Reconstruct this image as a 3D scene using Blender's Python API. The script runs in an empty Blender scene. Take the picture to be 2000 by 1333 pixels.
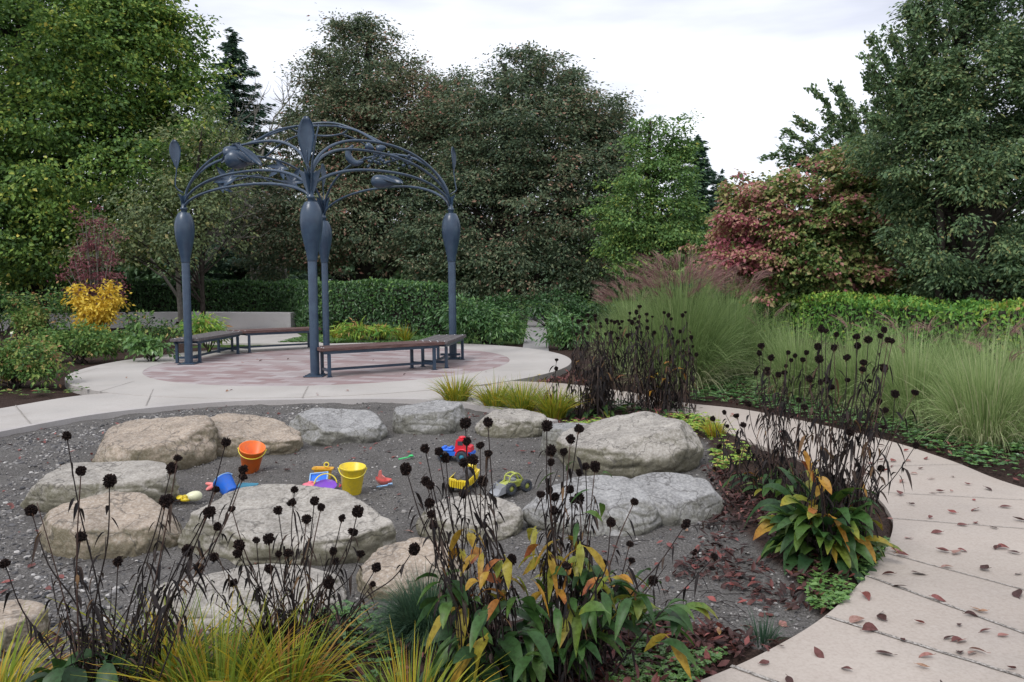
import bpy, math, random
import numpy as np
from mathutils import Vector, Matrix

sc = bpy.context.scene
col = sc.collection
PI = math.pi
# ------------------------------------------------------------------ camera
FPX = 1556.0; HC = 1.5; PITCH = math.radians(3.0); ROLL = math.radians(0.65)
cam_d = bpy.data.cameras.new('camera'); cam = bpy.data.objects.new('camera', cam_d); col.objects.link(cam)
cam_d.lens = 36*FPX/2000; cam_d.sensor_width = 36; cam_d.shift_y = -44/2000
cam_d.clip_start = 0.05; cam_d.clip_end = 2000
cam.matrix_world = Matrix.Translation((0, 0, HC)) @ Matrix.Rotation(PI/2-PITCH, 4, 'X') @ Matrix.Rotation(-ROLL, 4, 'Z')
sc.camera = cam
# ------------------------------------------------------------------ sky, sun, exposure
SUN_EL, SUN_AZ = math.radians(52), math.radians(215)
w = bpy.data.worlds.new('World'); sc.world = w; w.use_nodes = True
nt = w.node_tree; nt.nodes.clear()
def N(t, k, **kw):
    n = t.nodes.new(k)
    for a, b in kw.items(): setattr(n, a, b)
    return n
out = N(nt, 'ShaderNodeOutputWorld'); bg = N(nt, 'ShaderNodeBackground')
sky = N(nt, 'ShaderNodeTexSky', sky_type='NISHITA'); sky.sun_disc = False
sky.sun_elevation = SUN_EL; sky.sun_rotation = SUN_AZ
tc = N(nt, 'ShaderNodeTexCoord'); mp = N(nt, 'ShaderNodeMapping'); mp.inputs['Scale'].default_value = (1.3, 1.3, 6.5)
nz = N(nt, 'ShaderNodeTexNoise'); nz.inputs['Scale'].default_value = 1.6; nz.inputs['Detail'].default_value = 5; nz.inputs['Roughness'].default_value = .5
cr = N(nt, 'ShaderNodeValToRGB')
cr.color_ramp.elements[0].position = .36; cr.color_ramp.elements[0].color = (5.7, 5.95, 6.9, 1)
cr.color_ramp.elements[1].position = .56; cr.color_ramp.elements[1].color = (8.9, 9.15, 9.9, 1)
mx = N(nt, 'ShaderNodeMix', data_type='RGBA'); mx.inputs[0].default_value = .93
L = nt.links.new
L(tc.outputs['Generated'], mp.inputs[0]); L(mp.outputs[0], nz.inputs['Vector']); L(nz.outputs[0], cr.inputs[0])
L(sky.outputs[0], mx.inputs[6]); L(cr.outputs[0], mx.inputs[7]); L(mx.outputs[2], bg.inputs[0]); bg.inputs[1].default_value = .1
L(bg.outputs[0], out.inputs[0])
sd = bpy.data.lights.new('sun', 'SUN'); sd.energy = 1.4; sd.angle = math.radians(18); sd.color = (1, .98, .95)
so = bpy.data.objects.new('sun', sd); col.objects.link(so)
dv = Vector((math.sin(SUN_AZ)*math.cos(SUN_EL), math.cos(SUN_AZ)*math.cos(SUN_EL), math.sin(SUN_EL)))
so.rotation_euler = dv.to_track_quat('Z', 'Y').to_euler()
sc.view_settings.view_transform = 'Standard'; sc.view_settings.look = 'None'
sc.view_settings.exposure = 0.45; sc.view_settings.gamma = 1
sc.render.engine = 'CYCLES'; sc.cycles.max_bounces = 6; sc.cycles.transparent_max_bounces = 4

# ------------------------------------------------------------------ photo geometry helpers (pixel of the 2000x1333 photo -> real place)
def ray(x, y):
    u = (x-1000)/FPX; v = (622.5-y)/FPX
    c, s = math.cos(ROLL), math.sin(ROLL)
    u, v = u*c+v*s, -u*s+v*c
    return (u, math.cos(PITCH)+v*math.sin(PITCH), -math.sin(PITCH)+v*math.cos(PITCH))
def G(x, y, z=0.0):
    r = ray(x, y); t = (z-HC)/r[2]; return np.array((r[0]*t, r[1]*t, z))
def D(x, y, Y):
    r = ray(x, y); t = Y/r[1]; return np.array((r[0]*t, Y, HC+r[2]*t))
V3 = lambda *a: np.array(a, float)
# ------------------------------------------------------------------ mesh helpers
class Geo:
    def __init__(s): s.v = []; s.q = []; s.t = []; s.tone = []; s.n = 0
    def add(s, V, F, tone=.5):
        V = np.asarray(V, float).reshape(-1, 3); F = np.asarray(F, int)
        if len(F):
            (s.q if F.shape[1] == 4 else s.t).append(F+s.n)
        s.v.append(V); s.tone.append(np.broadcast_to(np.asarray(tone, float), (len(V),)) if np.ndim(tone) < 2 else tone)
        s.n += len(V); return s
    def xf(s, M):
        M = np.array(M); s.v = [v @ M[:3, :3].T + M[:3, 3] for v in s.v]; return s
    def build(s, name, mat, parent=None, smooth=True, org=None):
        V = np.concatenate(s.v) if s.v else np.zeros((0, 3))
        if org is not None: V = V - np.asarray(org)
        me = bpy.data.meshes.new(name); me.vertices.add(len(V)); me.vertices.foreach_set('co', V.ravel())
        q = np.concatenate(s.q) if s.q else np.zeros((0, 4), int); t = np.concatenate(s.t) if s.t else np.zeros((0, 3), int)
        nl = q.size+t.size; me.loops.add(nl); me.loops.foreach_set('vertex_index', np.concatenate([q.ravel(), t.ravel()]).astype(np.int32))
        me.polygons.add(len(q)+len(t))
        st = np.concatenate([np.arange(len(q))*4, q.size+np.arange(len(t))*3]).astype(np.int32)
        me.polygons.foreach_set('loop_start', st)
        me.polygons.foreach_set('use_smooth', np.full(len(st), bool(smooth)))
        a = me.attributes.new('tone', 'FLOAT', 'POINT'); a.data.foreach_set('value', np.concatenate(s.tone).astype(np.float32) if s.tone else [])
        me.update(calc_edges=True); me.validate()
        me.materials.append(mat)
        o = bpy.data.objects.new(name, me); col.objects.link(o)
        if org is not None and parent is None: o.location = tuple(org)
        if parent is not None: o.parent = parent
        return o
def tag(o, label=None, cat=None, group=None, kind=None):
    if label: o['label'] = label
    if cat: o['category'] = cat
    if group: o['group'] = group
    if kind: o['kind'] = kind
    return o
def thing(name, loc, label, cat, group=None, rz=0):
    o = bpy.data.objects.new(name, None); col.objects.link(o); o.location = tuple(loc); o.rotation_euler = (0, 0, rz); o.empty_display_size = .1
    return tag(o, label, cat, group)
def struct(g, name, mat, smooth=False):
    return tag(g.build(name, mat, smooth=smooth), kind='structure')
def box(x0, x1, y0, y1, z0, z1, b=0.0, tone=.5, g=None):
    """box with chamfered edges"""
    g = g or Geo()
    if b <= 0:
        V = [(x, y, z) for z in (z0, z1) for y in (y0, y1) for x in (x0, x1)]
        g.add(V, [(0, 2, 3, 1), (4, 5, 7, 6), (0, 1, 5, 4), (2, 6, 7, 3), (0, 4, 6, 2), (1, 3, 7, 5)], tone); return g
    xs = (x0, x0+b, x1-b, x1); ys = (y0, y0+b, y1-b, y1)
    def ring(i, z):
        if i: return [(x0, y0+b, z), (x0+b, y0, z), (x1-b, y0, z), (x1, y0+b, z), (x1, y1-b, z), (x1-b, y1, z), (x0+b, y1, z), (x0, y1-b, z)]
        c = b; return [(x0+c, y0+c+b*.4, z), (x0+c+b*.4, y0+c, z), (x1-c-b*.4, y0+c, z), (x1-c, y0+c+b*.4, z), (x1-c, y1-c-b*.4, z), (x1-c-b*.4, y1-c, z), (x0+c+b*.4, y1-c, z), (x0+c, y1-c-b*.4, z)]
    V = ring(0, z0)+ring(1, z0+b)+ring(1, z1-b)+ring(0, z1)
    F = []
    for r in range(3):
        for k in range(8): F.append((r*8+k, r*8+(k+1) % 8, r*8+8+(k+1) % 8, r*8+8+k))
    g.add(V, F, tone)
    n = g.n-32
    g.q.append(np.array([(0, 7, 6, 1), (1, 6, 5, 2), (2, 5, 4, 3), (24, 25, 30, 31), (25, 26, 29, 30), (26, 27, 28, 29)])+n)
    return g
def tube(P, R, n=6, tone=.5, g=None, cap=True, closed=False):
    g = g or Geo(); P = np.asarray(P, float); S = len(P); R = np.broadcast_to(R, (S,))
    T = np.gradient(P, axis=0)
    if closed: T = np.roll(P, -1, 0)-np.roll(P, 1, 0)
    T /= np.linalg.norm(T, axis=1)[:, None]+1e-9
    a = V3(0, 0, 1) if abs(T[0, 2]) < .9 else V3(1, 0, 0)
    rings = []; u = np.cross(T[0], a)
    for i in range(S):
        u = u - T[i]*np.dot(u, T[i]); u /= np.linalg.norm(u)+1e-9; v = np.cross(T[i], u)
        th = np.arange(n)*2*PI/n
        rings.append(P[i]+R[i]*(np.cos(th)[:, None]*u+np.sin(th)[:, None]*v))
    V = np.concatenate(rings); k = np.arange(n); F = []
    m = S if closed else S-1
    for i in range(m):
        j = (i+1) % S
        F.append(np.stack([i*n+k, i*n+(k+1) % n, j*n+(k+1) % n, j*n+k], 1))
    F = np.concatenate(F)
    if cap and not closed:
        V = np.concatenate([V, P[:1], P[-1:]]); b = g.n
        g.add(V, F, tone)
        c0 = S*n; c1 = S*n+1
        g.t.append(np.array([(c0, (i+1) % n, i) for i in range(n)]+[(c1, (S-1)*n+i, (S-1)*n+(i+1) % n) for i in range(n)])+b)
    else: g.add(V, F, tone)
    return g
def lathe(prof, n=24, tone=.5, g=None, M=None, sq=0):
    g = g or Geo(); th = np.arange(n)*2*PI/n; rings = []
    f = 1.0
    if sq: f = 1/np.maximum(abs(np.cos(th)), abs(np.sin(th)))*sq+(1-sq); f = np.minimum(f, 1.32)
    for r, z in prof: rings.append(np.stack([r*f*np.cos(th), r*f*np.sin(th), np.full(n, z)], 1))
    V = np.concatenate(rings)
    if M is not None: M = np.array(M); V = V@M[:3, :3].T+M[:3, 3]
    k = np.arange(n); F = np.concatenate([np.stack([i*n+k, i*n+(k+1) % n, (i+1)*n+(k+1) % n, (i+1)*n+k], 1) for i in range(len(prof)-1)])
    g.add(V, F, tone); return g
def spline(pts, n=24):
    pts = np.asarray(pts, float); m = len(pts); P = np.concatenate([[2*pts[0]-pts[1]], pts, [2*pts[-1]-pts[-2]]])
    o = []
    for s in np.linspace(0, m-1-1e-6, n):
        i = int(s); t = s-i; a, b, c, d = P[i], P[i+1], P[i+2], P[i+3]
        o.append(.5*((2*b)+(c-a)*t+(2*a-5*b+4*c-d)*t*t+(3*b-a-3*c+d)*t**3))
    return np.array(o)
def norm(a): return a/(np.linalg.norm(a, axis=-1, keepdims=True)+1e-9)
def ribbons(g, P, W, side, tone, fold=0.0, up=None):
    """N ribbons: P (N,S,3), W (N,S) half width, side (N,1|S,3); fold>0 gives a V-shaped leaf of three columns"""
    N_, S = P.shape[:2]; W = np.broadcast_to(W, (N_, S)); side = np.broadcast_to(side, P.shape)
    tn = np.broadcast_to(np.asarray(tone, float) if np.ndim(tone) == 2 else np.asarray(tone, float).reshape(-1, 1), (N_, S))
    a = P-side*W[..., None]; b = P+side*W[..., None]
    if fold:
        up = np.broadcast_to(up, P.shape); a = a+up*(W*fold)[..., None]; b = b+up*(W*fold)[..., None]
        V = np.stack([a, P, b], 2); c = 3
    else: V = np.stack([a, b], 2); c = 2
    idx = np.arange(N_*S*c).reshape(N_, S, c)
    F = []
    for k in range(c-1):
        F.append(np.stack([idx[:, :-1, k], idx[:, :-1, k+1], idx[:, 1:, k+1], idx[:, 1:, k]], -1).reshape(-1, 4))
    g.add(V.reshape(-1, 3), np.concatenate(F), np.repeat(tn.reshape(-1), c)); return g
def leaf_quads(g, C, Dr, Nn, Ln, Wd, tone):
    Dr = norm(Dr); S = norm(np.cross(Nn, Dr)); Nn = np.cross(Dr, S)
    Ln = np.broadcast_to(Ln, (len(C),))[:, None]; Wd = np.broadcast_to(Wd, (len(C),))[:, None]
    V = np.stack([C-Dr*Ln*.5, C+S*Wd*.5+Nn*Wd*.12-Dr*Ln*.08, C+Dr*Ln*.5-Nn*Ln*.1, C-S*Wd*.5+Nn*Wd*.12-Dr*Ln*.08], 1)
    g.add(V.reshape(-1, 3), np.arange(len(C)*4).reshape(-1, 4), np.repeat(tone, 4)); return g
def icosphere(sub):
    t = (1+5**.5)/2
    V = [(-1, t, 0), (1, t, 0), (-1, -t, 0), (1, -t, 0), (0, -1, t), (0, 1, t), (0, -1, -t), (0, 1, -t), (t, 0, -1), (t, 0, 1), (-t, 0, -1), (-t, 0, 1)]
    F = [(0, 11, 5), (0, 5, 1), (0, 1, 7), (0, 7, 10), (0, 10, 11), (1, 5, 9), (5, 11, 4), (11, 10, 2), (10, 7, 6), (7, 1, 8), (3, 9, 4), (3, 4, 2), (3, 2, 6), (3, 6, 8), (3, 8, 9), (4, 9, 5), (2, 4, 11), (6, 2, 10), (8, 6, 7), (9, 8, 1)]
    V = [np.array(v)/np.linalg.norm(v) for v in V]
    for _ in range(sub):
        c = {}; F2 = []
        def mid(a, b):
            k = (min(a, b), max(a, b))
            if k not in c: m = V[a]+V[b]; V.append(m/np.linalg.norm(m)); c[k] = len(V)-1
            return c[k]
        for a, b, d in F:
            x, y, z = mid(a, b), mid(b, d), mid(d, a); F2 += [(a, x, z), (b, y, x), (d, z, y), (x, y, z)]
        F = F2
    return np.array(V), np.array(F)
ICO = {k: icosphere(k) for k in (0, 1, 2, 3)}
ICO5 = icosphere(5)
def ball(c, r, sub=2, g=None, tone=.5):
    g = g or Geo(); V, F = ICO[sub]; g.add(V*np.asarray(r)+np.asarray(c), F, tone); return g
def vnoise(P, seed=0):
    """smooth value noise in 3-D"""
    P = np.asarray(P, float); i = np.floor(P).astype(np.int64); f = P-i; f = f*f*(3-2*f); o = 0
    for dx in (0, 1):
        for dy in (0, 1):
            for dz in (0, 1):
                h = (i[:, 0]+dx)*374761393+(i[:, 1]+dy)*668265263+(i[:, 2]+dz)*2147483647+seed*974711
                h = (h ^ (h >> 13))*1274126177; h = ((h ^ (h >> 16)) & 0xffff)/65535.0
                o = o+h*(f[:, 0] if dx else 1-f[:, 0])*(f[:, 1] if dy else 1-f[:, 1])*(f[:, 2] if dz else 1-f[:, 2])
    return o*2-1
def fbm(P, s=1.0, o=4, seed=0):
    r = 0; a = 1.0
    for k in range(o): r = r+a*vnoise(P*s*2**k, seed+k); a *= .5
    return r
def inpoly(X, Y, poly):
    r = np.zeros(X.shape, bool); n = len(poly)
    for i in range(n):
        x0, y0 = poly[i][:2]; x1, y1 = poly[(i+1) % n][:2]
        c = ((y0 > Y) != (y1 > Y)); r ^= c & (X < (x1-x0)*(Y-y0)/(y1-y0+1e-12)+x0)
    return r
# ------------------------------------------------------------------ materials
def mat(name, color=(.5, .5, .5), rough=.6, spec=.4, metal=0, build=None):
    m = bpy.data.materials.new(name); m.use_nodes = True; t = m.node_tree; b = t.nodes['Principled BSDF']
    b.inputs['Base Color'].default_value = (*color, 1); b.inputs['Roughness'].default_value = rough
    b.inputs['Specular IOR Level'].default_value = spec; b.inputs['Metallic'].default_value = metal
    if build: build(t, b)
    return m
def ramp(t, stops, fac=None, interp='LINEAR'):
    r = N(t, 'ShaderNodeValToRGB'); r.color_ramp.interpolation = interp; e = r.color_ramp.elements
    while len(e) < len(stops): e.new(.5)
    for k, (p, c) in enumerate(stops): e[k].position = p; e[k].color = (*c, 1)
    if fac is not None: t.links.new(fac, r.inputs[0])
    return r.outputs[0]
def noise(t, scale, detail=4, rough=.6, vec=None, dist=0):
    n = N(t, 'ShaderNodeTexNoise'); n.inputs['Scale'].default_value = scale; n.inputs['Detail'].default_value = detail
    n.inputs['Roughness'].default_value = rough; n.inputs['Distortion'].default_value = dist
    if vec is None:
        g = N(t, 'ShaderNodeNewGeometry'); vec = g.outputs['Position']
    t.links.new(vec, n.inputs['Vector']); return n.outputs[0]
def mixc(t, f, a, b, mode='MIX'):
    m = N(t, 'ShaderNodeMix', data_type='RGBA', blend_type=mode)
    for s, v in ((0, f), (6, a), (7, b)):
        if hasattr(v, 'links') or isinstance(v, bpy.types.NodeSocket): t.links.new(v, m.inputs[s])
        elif s == 0: m.inputs[0].default_value = v
        else: m.inputs[s].default_value = (*v, 1)
    return m.outputs[2]
def bump(t, b, h, strength=.4, dist=.01):
    n = N(t, 'ShaderNodeBump'); n.inputs['Strength'].default_value = strength; n.inputs['Distance'].default_value = dist
    t.links.new(h, n.inputs['Height']); t.links.new(n.outputs[0], b.inputs['Normal'])
def attr(t, name='tone'):
    a = N(t, 'ShaderNodeAttribute'); a.attribute_name = name; return a.outputs['Fac']
def leafmat(name, stops, trans=.25, rough=.5, spec=.35, mottling=0):
    m = bpy.data.materials.new(name); m.use_nodes = True; t = m.node_tree; b = t.nodes['Principled BSDF']; o = t.nodes['Material Output']
    c = ramp(t, stops, attr(t))
    if mottling:
        c = mixc(t, ramp(t, [(.45, (0, 0, 0)), (.6, (1, 1, 1))], noise(t, mottling)), c, mixc(t, .6, c, (.5, .45, .3), 'MULTIPLY'))
    t.links.new(c, b.inputs['Base Color']); b.inputs['Roughness'].default_value = rough; b.inputs['Specular IOR Level'].default_value = spec
    tr = N(t, 'ShaderNodeBsdfTranslucent'); t.links.new(c, tr.inputs[0]); ms = N(t, 'ShaderNodeMixShader'); ms.inputs[0].default_value = trans
    t.links.new(b.outputs[0], ms.inputs[1]); t.links.new(tr.outputs[0], ms.inputs[2]); t.links.new(ms.outputs[0], o.inputs[0]); return m
M = {}
def _steel(t, b):
    c = mixc(t, ramp(t, [(.35, (0, 0, 0)), (.7, (1, 1, 1))], noise(t, 9, 5)), (.022, .042, .078), (.038, .068, .108))
    t.links.new(c, b.inputs['Base Color']); bump(t, b, noise(t, 60, 3), .12, .004)
M['steel'] = mat('painted_steel', rough=.33, spec=.6, build=_steel)
def _conc(tint):
    def f(t, b):
        n1 = noise(t, 1.1, 6, .6); n2 = noise(t, 70, 3, .7); n3 = noise(t, 7, 5, .65)
        c = ramp(t, [(.3, (.33*tint[0], .30*tint[1], .275*tint[2])), (.55, (.42*tint[0], .385*tint[1], .35*tint[2])), (.75, (.50*tint[0], .46*tint[1], .425*tint[2]))], n1)
        c = mixc(t, ramp(t, [(.42, (0, 0, 0)), (.72, (.6, .6, .6))], noise(t, 2.2, 7, .7)), c, (.29*tint[0], .25*tint[1], .22*tint[2]))
        c = mixc(t, ramp(t, [(.54, (0, 0, 0)), (.60, (.22, .22, .22)), (.8, (.4, .4, .4))], noise(t, .75, 8, .62, None, .8)), c, (.25*tint[0], .225*tint[1], .20*tint[2]))
        c = mixc(t, .16, c, ramp(t, [(.3, (.12, .11, .1)), (.5, (.42, .39, .36)), (.7, (.6, .57, .54))], n2))
        t.links.new(c, b.inputs['Base Color']); bump(t, b, n2, .25, .003)
    return f
M['conc'] = mat('concrete', rough=.85, spec=.25, build=_conc((1.10, 1.13, 1.16)))
M['conc_path'] = mat('path_concrete', rough=.85, spec=.25, build=_conc((1.07, 1.01, .96)))
M['conc_wall'] = mat('wall_concrete', rough=.9, spec=.2, build=_conc((1.75, 1.82, 1.95)))
M['conc_far'] = mat('grey_concrete', rough=.9, spec=.2, build=_conc((.62, .66, .72)))
M['curb'] = mat('curb_concrete', rough=.85, spec=.25, build=_conc((1.12, 1.15, 1.22)))
def _joint(t, b):
    t.links.new(ramp(t, [(.35, (.10, .09, .08)), (.48, (.26, .235, .21)), (.62, (.42, .39, .36))], noise(t, 90, 2)), b.inputs['Base Color'])
M['joint'] = mat('aggregate_joint', rough=.9, build=_joint)
def _paver(t, b):
    g = N(t, 'ShaderNodeNewGeometry'); mpn = N(t, 'ShaderNodeMapping'); t.links.new(g.outputs['Position'], mpn.inputs[0]); mpn.inputs['Rotation'].default_value = (0, 0, .3)
    br = N(t, 'ShaderNodeTexBrick'); t.links.new(mpn.outputs[0], br.inputs['Vector']); br.inputs['Scale'].default_value = 1
    br.inputs['Brick Width'].default_value = .40; br.inputs['Row Height'].default_value = .20; br.inputs['Mortar Size'].default_value = .004
    br.inputs['Color1'].default_value = (.27, .185, .18, 1); br.inputs['Color2'].default_value = (.43, .39, .385, 1); br.inputs['Mortar'].default_value = (.14, .12, .12, 1)
    c = mixc(t, ramp(t, [(.3, (0, 0, 0)), (.7, (.35, .35, .35))], noise(t, 3.2, 4)), br.outputs[0], (.28, .215, .215))
    c = mixc(t, ramp(t, [(.5, (0, 0, 0)), (.75, (.5, .5, .5))], noise(t, .9, 4)), c, (.36, .34, .33))
    t.links.new(c, b.inputs['Base Color'])
M['paver'] = mat('brick_pavers', rough=.85, spec=.2, build=_paver)
def _rock(base, alt, moss):
    def f(t, b):
        tcn = N(t, 'ShaderNodeTexCoord'); v = tcn.outputs['Object']
        n1 = noise(t, 2.6, 6, .65, v, .4); n2 = noise(t, 55, 4, .75, v); n3 = noise(t, 9, 6, .7, v, .6)
        c = ramp(t, [(.33, tuple(x*.72 for x in alt)), (.47, base), (.62, tuple(min(1, x*1.35) for x in base))], n1)
        c = mixc(t, ramp(t, [(.42, (0, 0, 0)), (.62, (.75, .75, .75))], n3), c, tuple(x*.62 for x in alt))
        c = mixc(t, .42, c, ramp(t, [(.3, (.07, .065, .06)), (.5, base), (.68, (.62, .6, .56))], n2))
        # lichen/moss where the flank is steep and near the soil: grows on the rock itself
        g = N(t, 'ShaderNodeNewGeometry'); sx = N(t, 'ShaderNodeSeparateXYZ'); t.links.new(g.outputs['Normal'], sx.inputs[0])
        fm = N(t, 'ShaderNodeMath', operation='MULTIPLY_ADD'); t.links.new(sx.outputs[2], fm.inputs[0]); fm.inputs[1].default_value = -.45; t.links.new(n3, fm.inputs[2])
        mk = ramp(t, [(.16, (0, 0, 0)), (.5, (moss, moss, moss))], fm.outputs[0])
        c = mixc(t, mk, c, mixc(t, n2, (.07, .065, .03), (.14, .135, .055)))
        t.links.new(c, b.inputs['Base Color'])
        vo = N(t, 'ShaderNodeTexVoronoi', feature='DISTANCE_TO_EDGE'); vo.inputs['Scale'].default_value = 2.3; t.links.new(v, vo.inputs['Vector'])
        wn = N(t, 'ShaderNodeVectorMath', operation='MULTIPLY_ADD'); t.links.new(v, wn.inputs[2]); nn_ = N(t, 'ShaderNodeTexNoise'); nn_.inputs['Scale'].default_value = 3.5; nn_.inputs['Detail'].default_value = 5; t.links.new(v, nn_.inputs['Vector']); t.links.new(nn_.outputs[1], wn.inputs[0]); wn.inputs[1].default_value = (.7, .7, .5); t.links.new(wn.outputs[0], vo.inputs['Vector'])
        c = mixc(t, ramp(t, [(.0, (.65, .65, .65)), (.022, (0, 0, 0))], vo.outputs[0]), c, (.06, .055, .05)); t.links.new(c, b.inputs['Base Color'])
        ad = N(t, 'ShaderNodeMath', operation='ADD'); t.links.new(n3, ad.inputs[0]); t.links.new(n2, ad.inputs[1]); bump(t, b, ad.outputs[0], .55, .012)
    return f
M['rock_tan'] = mat('tan_rock', rough=.9, spec=.2, build=_rock((.37, .30, .235), (.27, .225, .185), .55))
M['rock_grey'] = mat('grey_rock', rough=.9, spec=.2, build=_rock((.31, .305, .30), (.21, .205, .205), .45))
M['rock_buff'] = mat('buff_rock', rough=.9, spec=.2, build=_rock((.365, .335, .295), (.255, .232, .205), .6))
def _ground(t, b):
    sand = ramp(t, [(.3, (.054, .050, .047)), (.48, (.132, .124, .116)), (.62, (.205, .193, .182)), (.74, (.42, .41, .40))], noise(t, 85, 3, .8))
    sand = mixc(t, ramp(t, [(.35, (0, 0, 0)), (.65, (.7, .7, .7))], noise(t, 2.4, 5)), sand, mixc(t, 1.0, sand, (.66, .65, .65), 'MULTIPLY'))
    soil = ramp(t, [(.3, (.012, .008, .006)), (.5, (.04, .025, .02)), (.65, (.08, .05, .04)), (.8, (.16, .11, .09))], noise(t, 60, 4, .8))
    lawn = ramp(t, [(.3, (.03, .055, .012)), (.7, (.075, .125, .03))], noise(t, 3, 6, .8))
    c = mixc(t, attr(t, 'soil'), sand, soil); c = mixc(t, attr(t, 'lawn'), c, lawn)
    t.links.new(c, b.inputs['Base Color']); bump(t, b, noise(t, 45, 4, .8), .8, .02)
M['ground'] = mat('ground', rough=.95, spec=.15, build=_ground)
def _peb(t, b):
    t.links.new(ramp(t, [(0, (.05, .05, .055)), (.35, (.13, .125, .125)), (.6, (.22, .21, .205)), (.85, (.3, .28, .26)), (1, (.5, .48, .46))], attr(t)), b.inputs['Base Color'])
M['pebble'] = mat('pebbles', rough=.8, spec=.3, build=_peb)
def _wood(t, b):
    tcn = N(t, 'ShaderNodeTexCoord'); mpn = N(t, 'ShaderNodeMapping'); t.links.new(tcn.outputs['Object'], mpn.inputs[0]); mpn.inputs['Scale'].default_value = (1.2, 16, 16)
    n = noise(t, 4, 5, .7, mpn.outputs[0])
    c = ramp(t, [(.3, (.05, .03, .03)), (.5, (.115, .062, .055)), (.7, (.19, .13, .12))], n)
    t.links.new(c, b.inputs['Base Color']); bump(t, b, n, .3, .004)
M['wood'] = mat('bench_wood', rough=.7, spec=.3, build=_wood)
def _wood2(t, b):
    n = noise(t, 30, 5, .7); t.links.new(ramp(t, [(.3, (.07, .06, .06)), (.6, (.15, .135, .135)), (.75, (.22, .2, .2))], n), b.inputs['Base Color'])
M['wood_grey'] = mat('weathered_wood', rough=.8, spec=.3, build=_wood2)
M['bolt'] = mat('galvanised_bolt', (.6, .62, .65), .35, .5, .8)
def _bark(a, c):
    def f(t, b):
        n = noise(t, 14, 5, .7); t.links.new(ramp(t, [(.3, a), (.7, c)], n), b.inputs['Base Color']); bump(t, b, n, .5, .01)
    return f
M['bark'] = mat('dark_bark', rough=.9, spec=.15, build=_bark((.02, .016, .014), (.06, .05, .042)))
M['bark_pale'] = mat('pale_bark', rough=.9, spec=.15, build=_bark((.13, .12, .105), (.26, .24, .21)))
M['stem'] = mat('dry_stem', rough=.8, spec=.2, build=lambda t, b: t.links.new(ramp(t, [(0, (.014, .011, .011)), (.4, (.036, .027, .025)), (.7, (.09, .055, .045)), (1, (.15, .17, .05))], attr(t)), b.inputs['Base Color']))
M['head'] = mat('seed_head', rough=.85, spec=.15, build=lambda t, b: t.links.new(ramp(t, [(0, (.006, .004, .004)), (.5, (.022, .013, .011)), (1, (.10, .055, .035))], attr(t)), b.inputs['Base Color']))
CONE = [(0, (.006, .005, .005)), (.12, (.035, .02, .018)), (.25, (.02, .055, .022)), (.45, (.05, .12, .03)), (.6, (.11, .19, .035)), (.72, (.32, .30, .04)), (.86, (.45, .23, .03)), (1, (.36, .11, .05))]
M['cone_leaf'] = leafmat('coneflower_leaf', CONE, .25, .45, .35, 60)
M['withered'] = leafmat('withered_leaf', [(0, (.012, .010, .011)), (.45, (.034, .028, .027)), (.8, (.075, .052, .040)), (1, (.17, .10, .05))], .15, .7, .2)
M['litter'] = leafmat('fallen_leaf', [(0, (.035, .016, .014)), (.3, (.085, .036, .032)), (.55, (.17, .06, .055)), (.72, (.32, .09, .08)), (.85, (.34, .20, .17)), (1, (.40, .24, .09))], .12, .55, .35, 50)
M['sedge'] = leafmat('yellow_green_blades', [(0, (.07, .13, .02)), (.35, (.18, .26, .03)), (.6, (.36, .36, .035)), (.85, (.52, .36, .03)), (1, (.40, .20, .06))], .3, .5, .3)
M['misc'] = leafmat('grey_green_blades', [(0, (.10, .16, .055)), (.5, (.25, .35, .125)), (.85, (.42, .51, .23)), (1, (.55, .52, .33))], .3, .5, .3)
M['plume'] = leafmat('purple_plume', [(0, (.17, .08, .085)), (.5, (.28, .155, .15)), (1, (.42, .30, .24))], .3, .8, .1)
M['fescue'] = leafmat('dark_green_blades', [(0, (.025, .06, .035)), (.6, (.06, .12, .065)), (1, (.14, .2, .09))], .2, .5, .3)
def toy(name, c, rough=.35, dirt=.35):
    def f(t, b):
        n = noise(t, 26, 5, .7)
        t.links.new(mixc(t, ramp(t, [(.48, (0, 0, 0)), (.72, (dirt, dirt, dirt))], n), c, (.2, .18, .16)), b.inputs['Base Color'])
    m = mat(name, c, rough, .5, build=f); return m
for k, c in dict(orange=(.85, .17, .015), yellow=(.82, .62, .03), amber=(.75, .40, .03), blue=(.02, .16, .72), red=(.68, .02, .04), teal=(.03, .24, .36), purple=(.2, .05, .5), pink=(.8, .18, .24), salmon=(.78, .22, .20), green=(.03, .6, .16), lime=(.40, .44, .09), cream=(.75, .75, .5), pale_blue=(.3, .5, .75), toy_grey=(.3, .31, .33), handle_yellow=(.8, .68, .06)).items():
    M[k] = toy(k+'_plastic', c)
M['tyre'] = mat('grey_tyre', (.05, .055, .065), .7, .3)
M['sandfill'] = mat('sand_fill', rough=.95, spec=.1, build=lambda t, b: t.links.new(ramp(t, [(.3, (.05, .046, .046)), (.7, (.15, .14, .14))], noise(t, 90, 3)), b.inputs['Base Color']))
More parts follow.
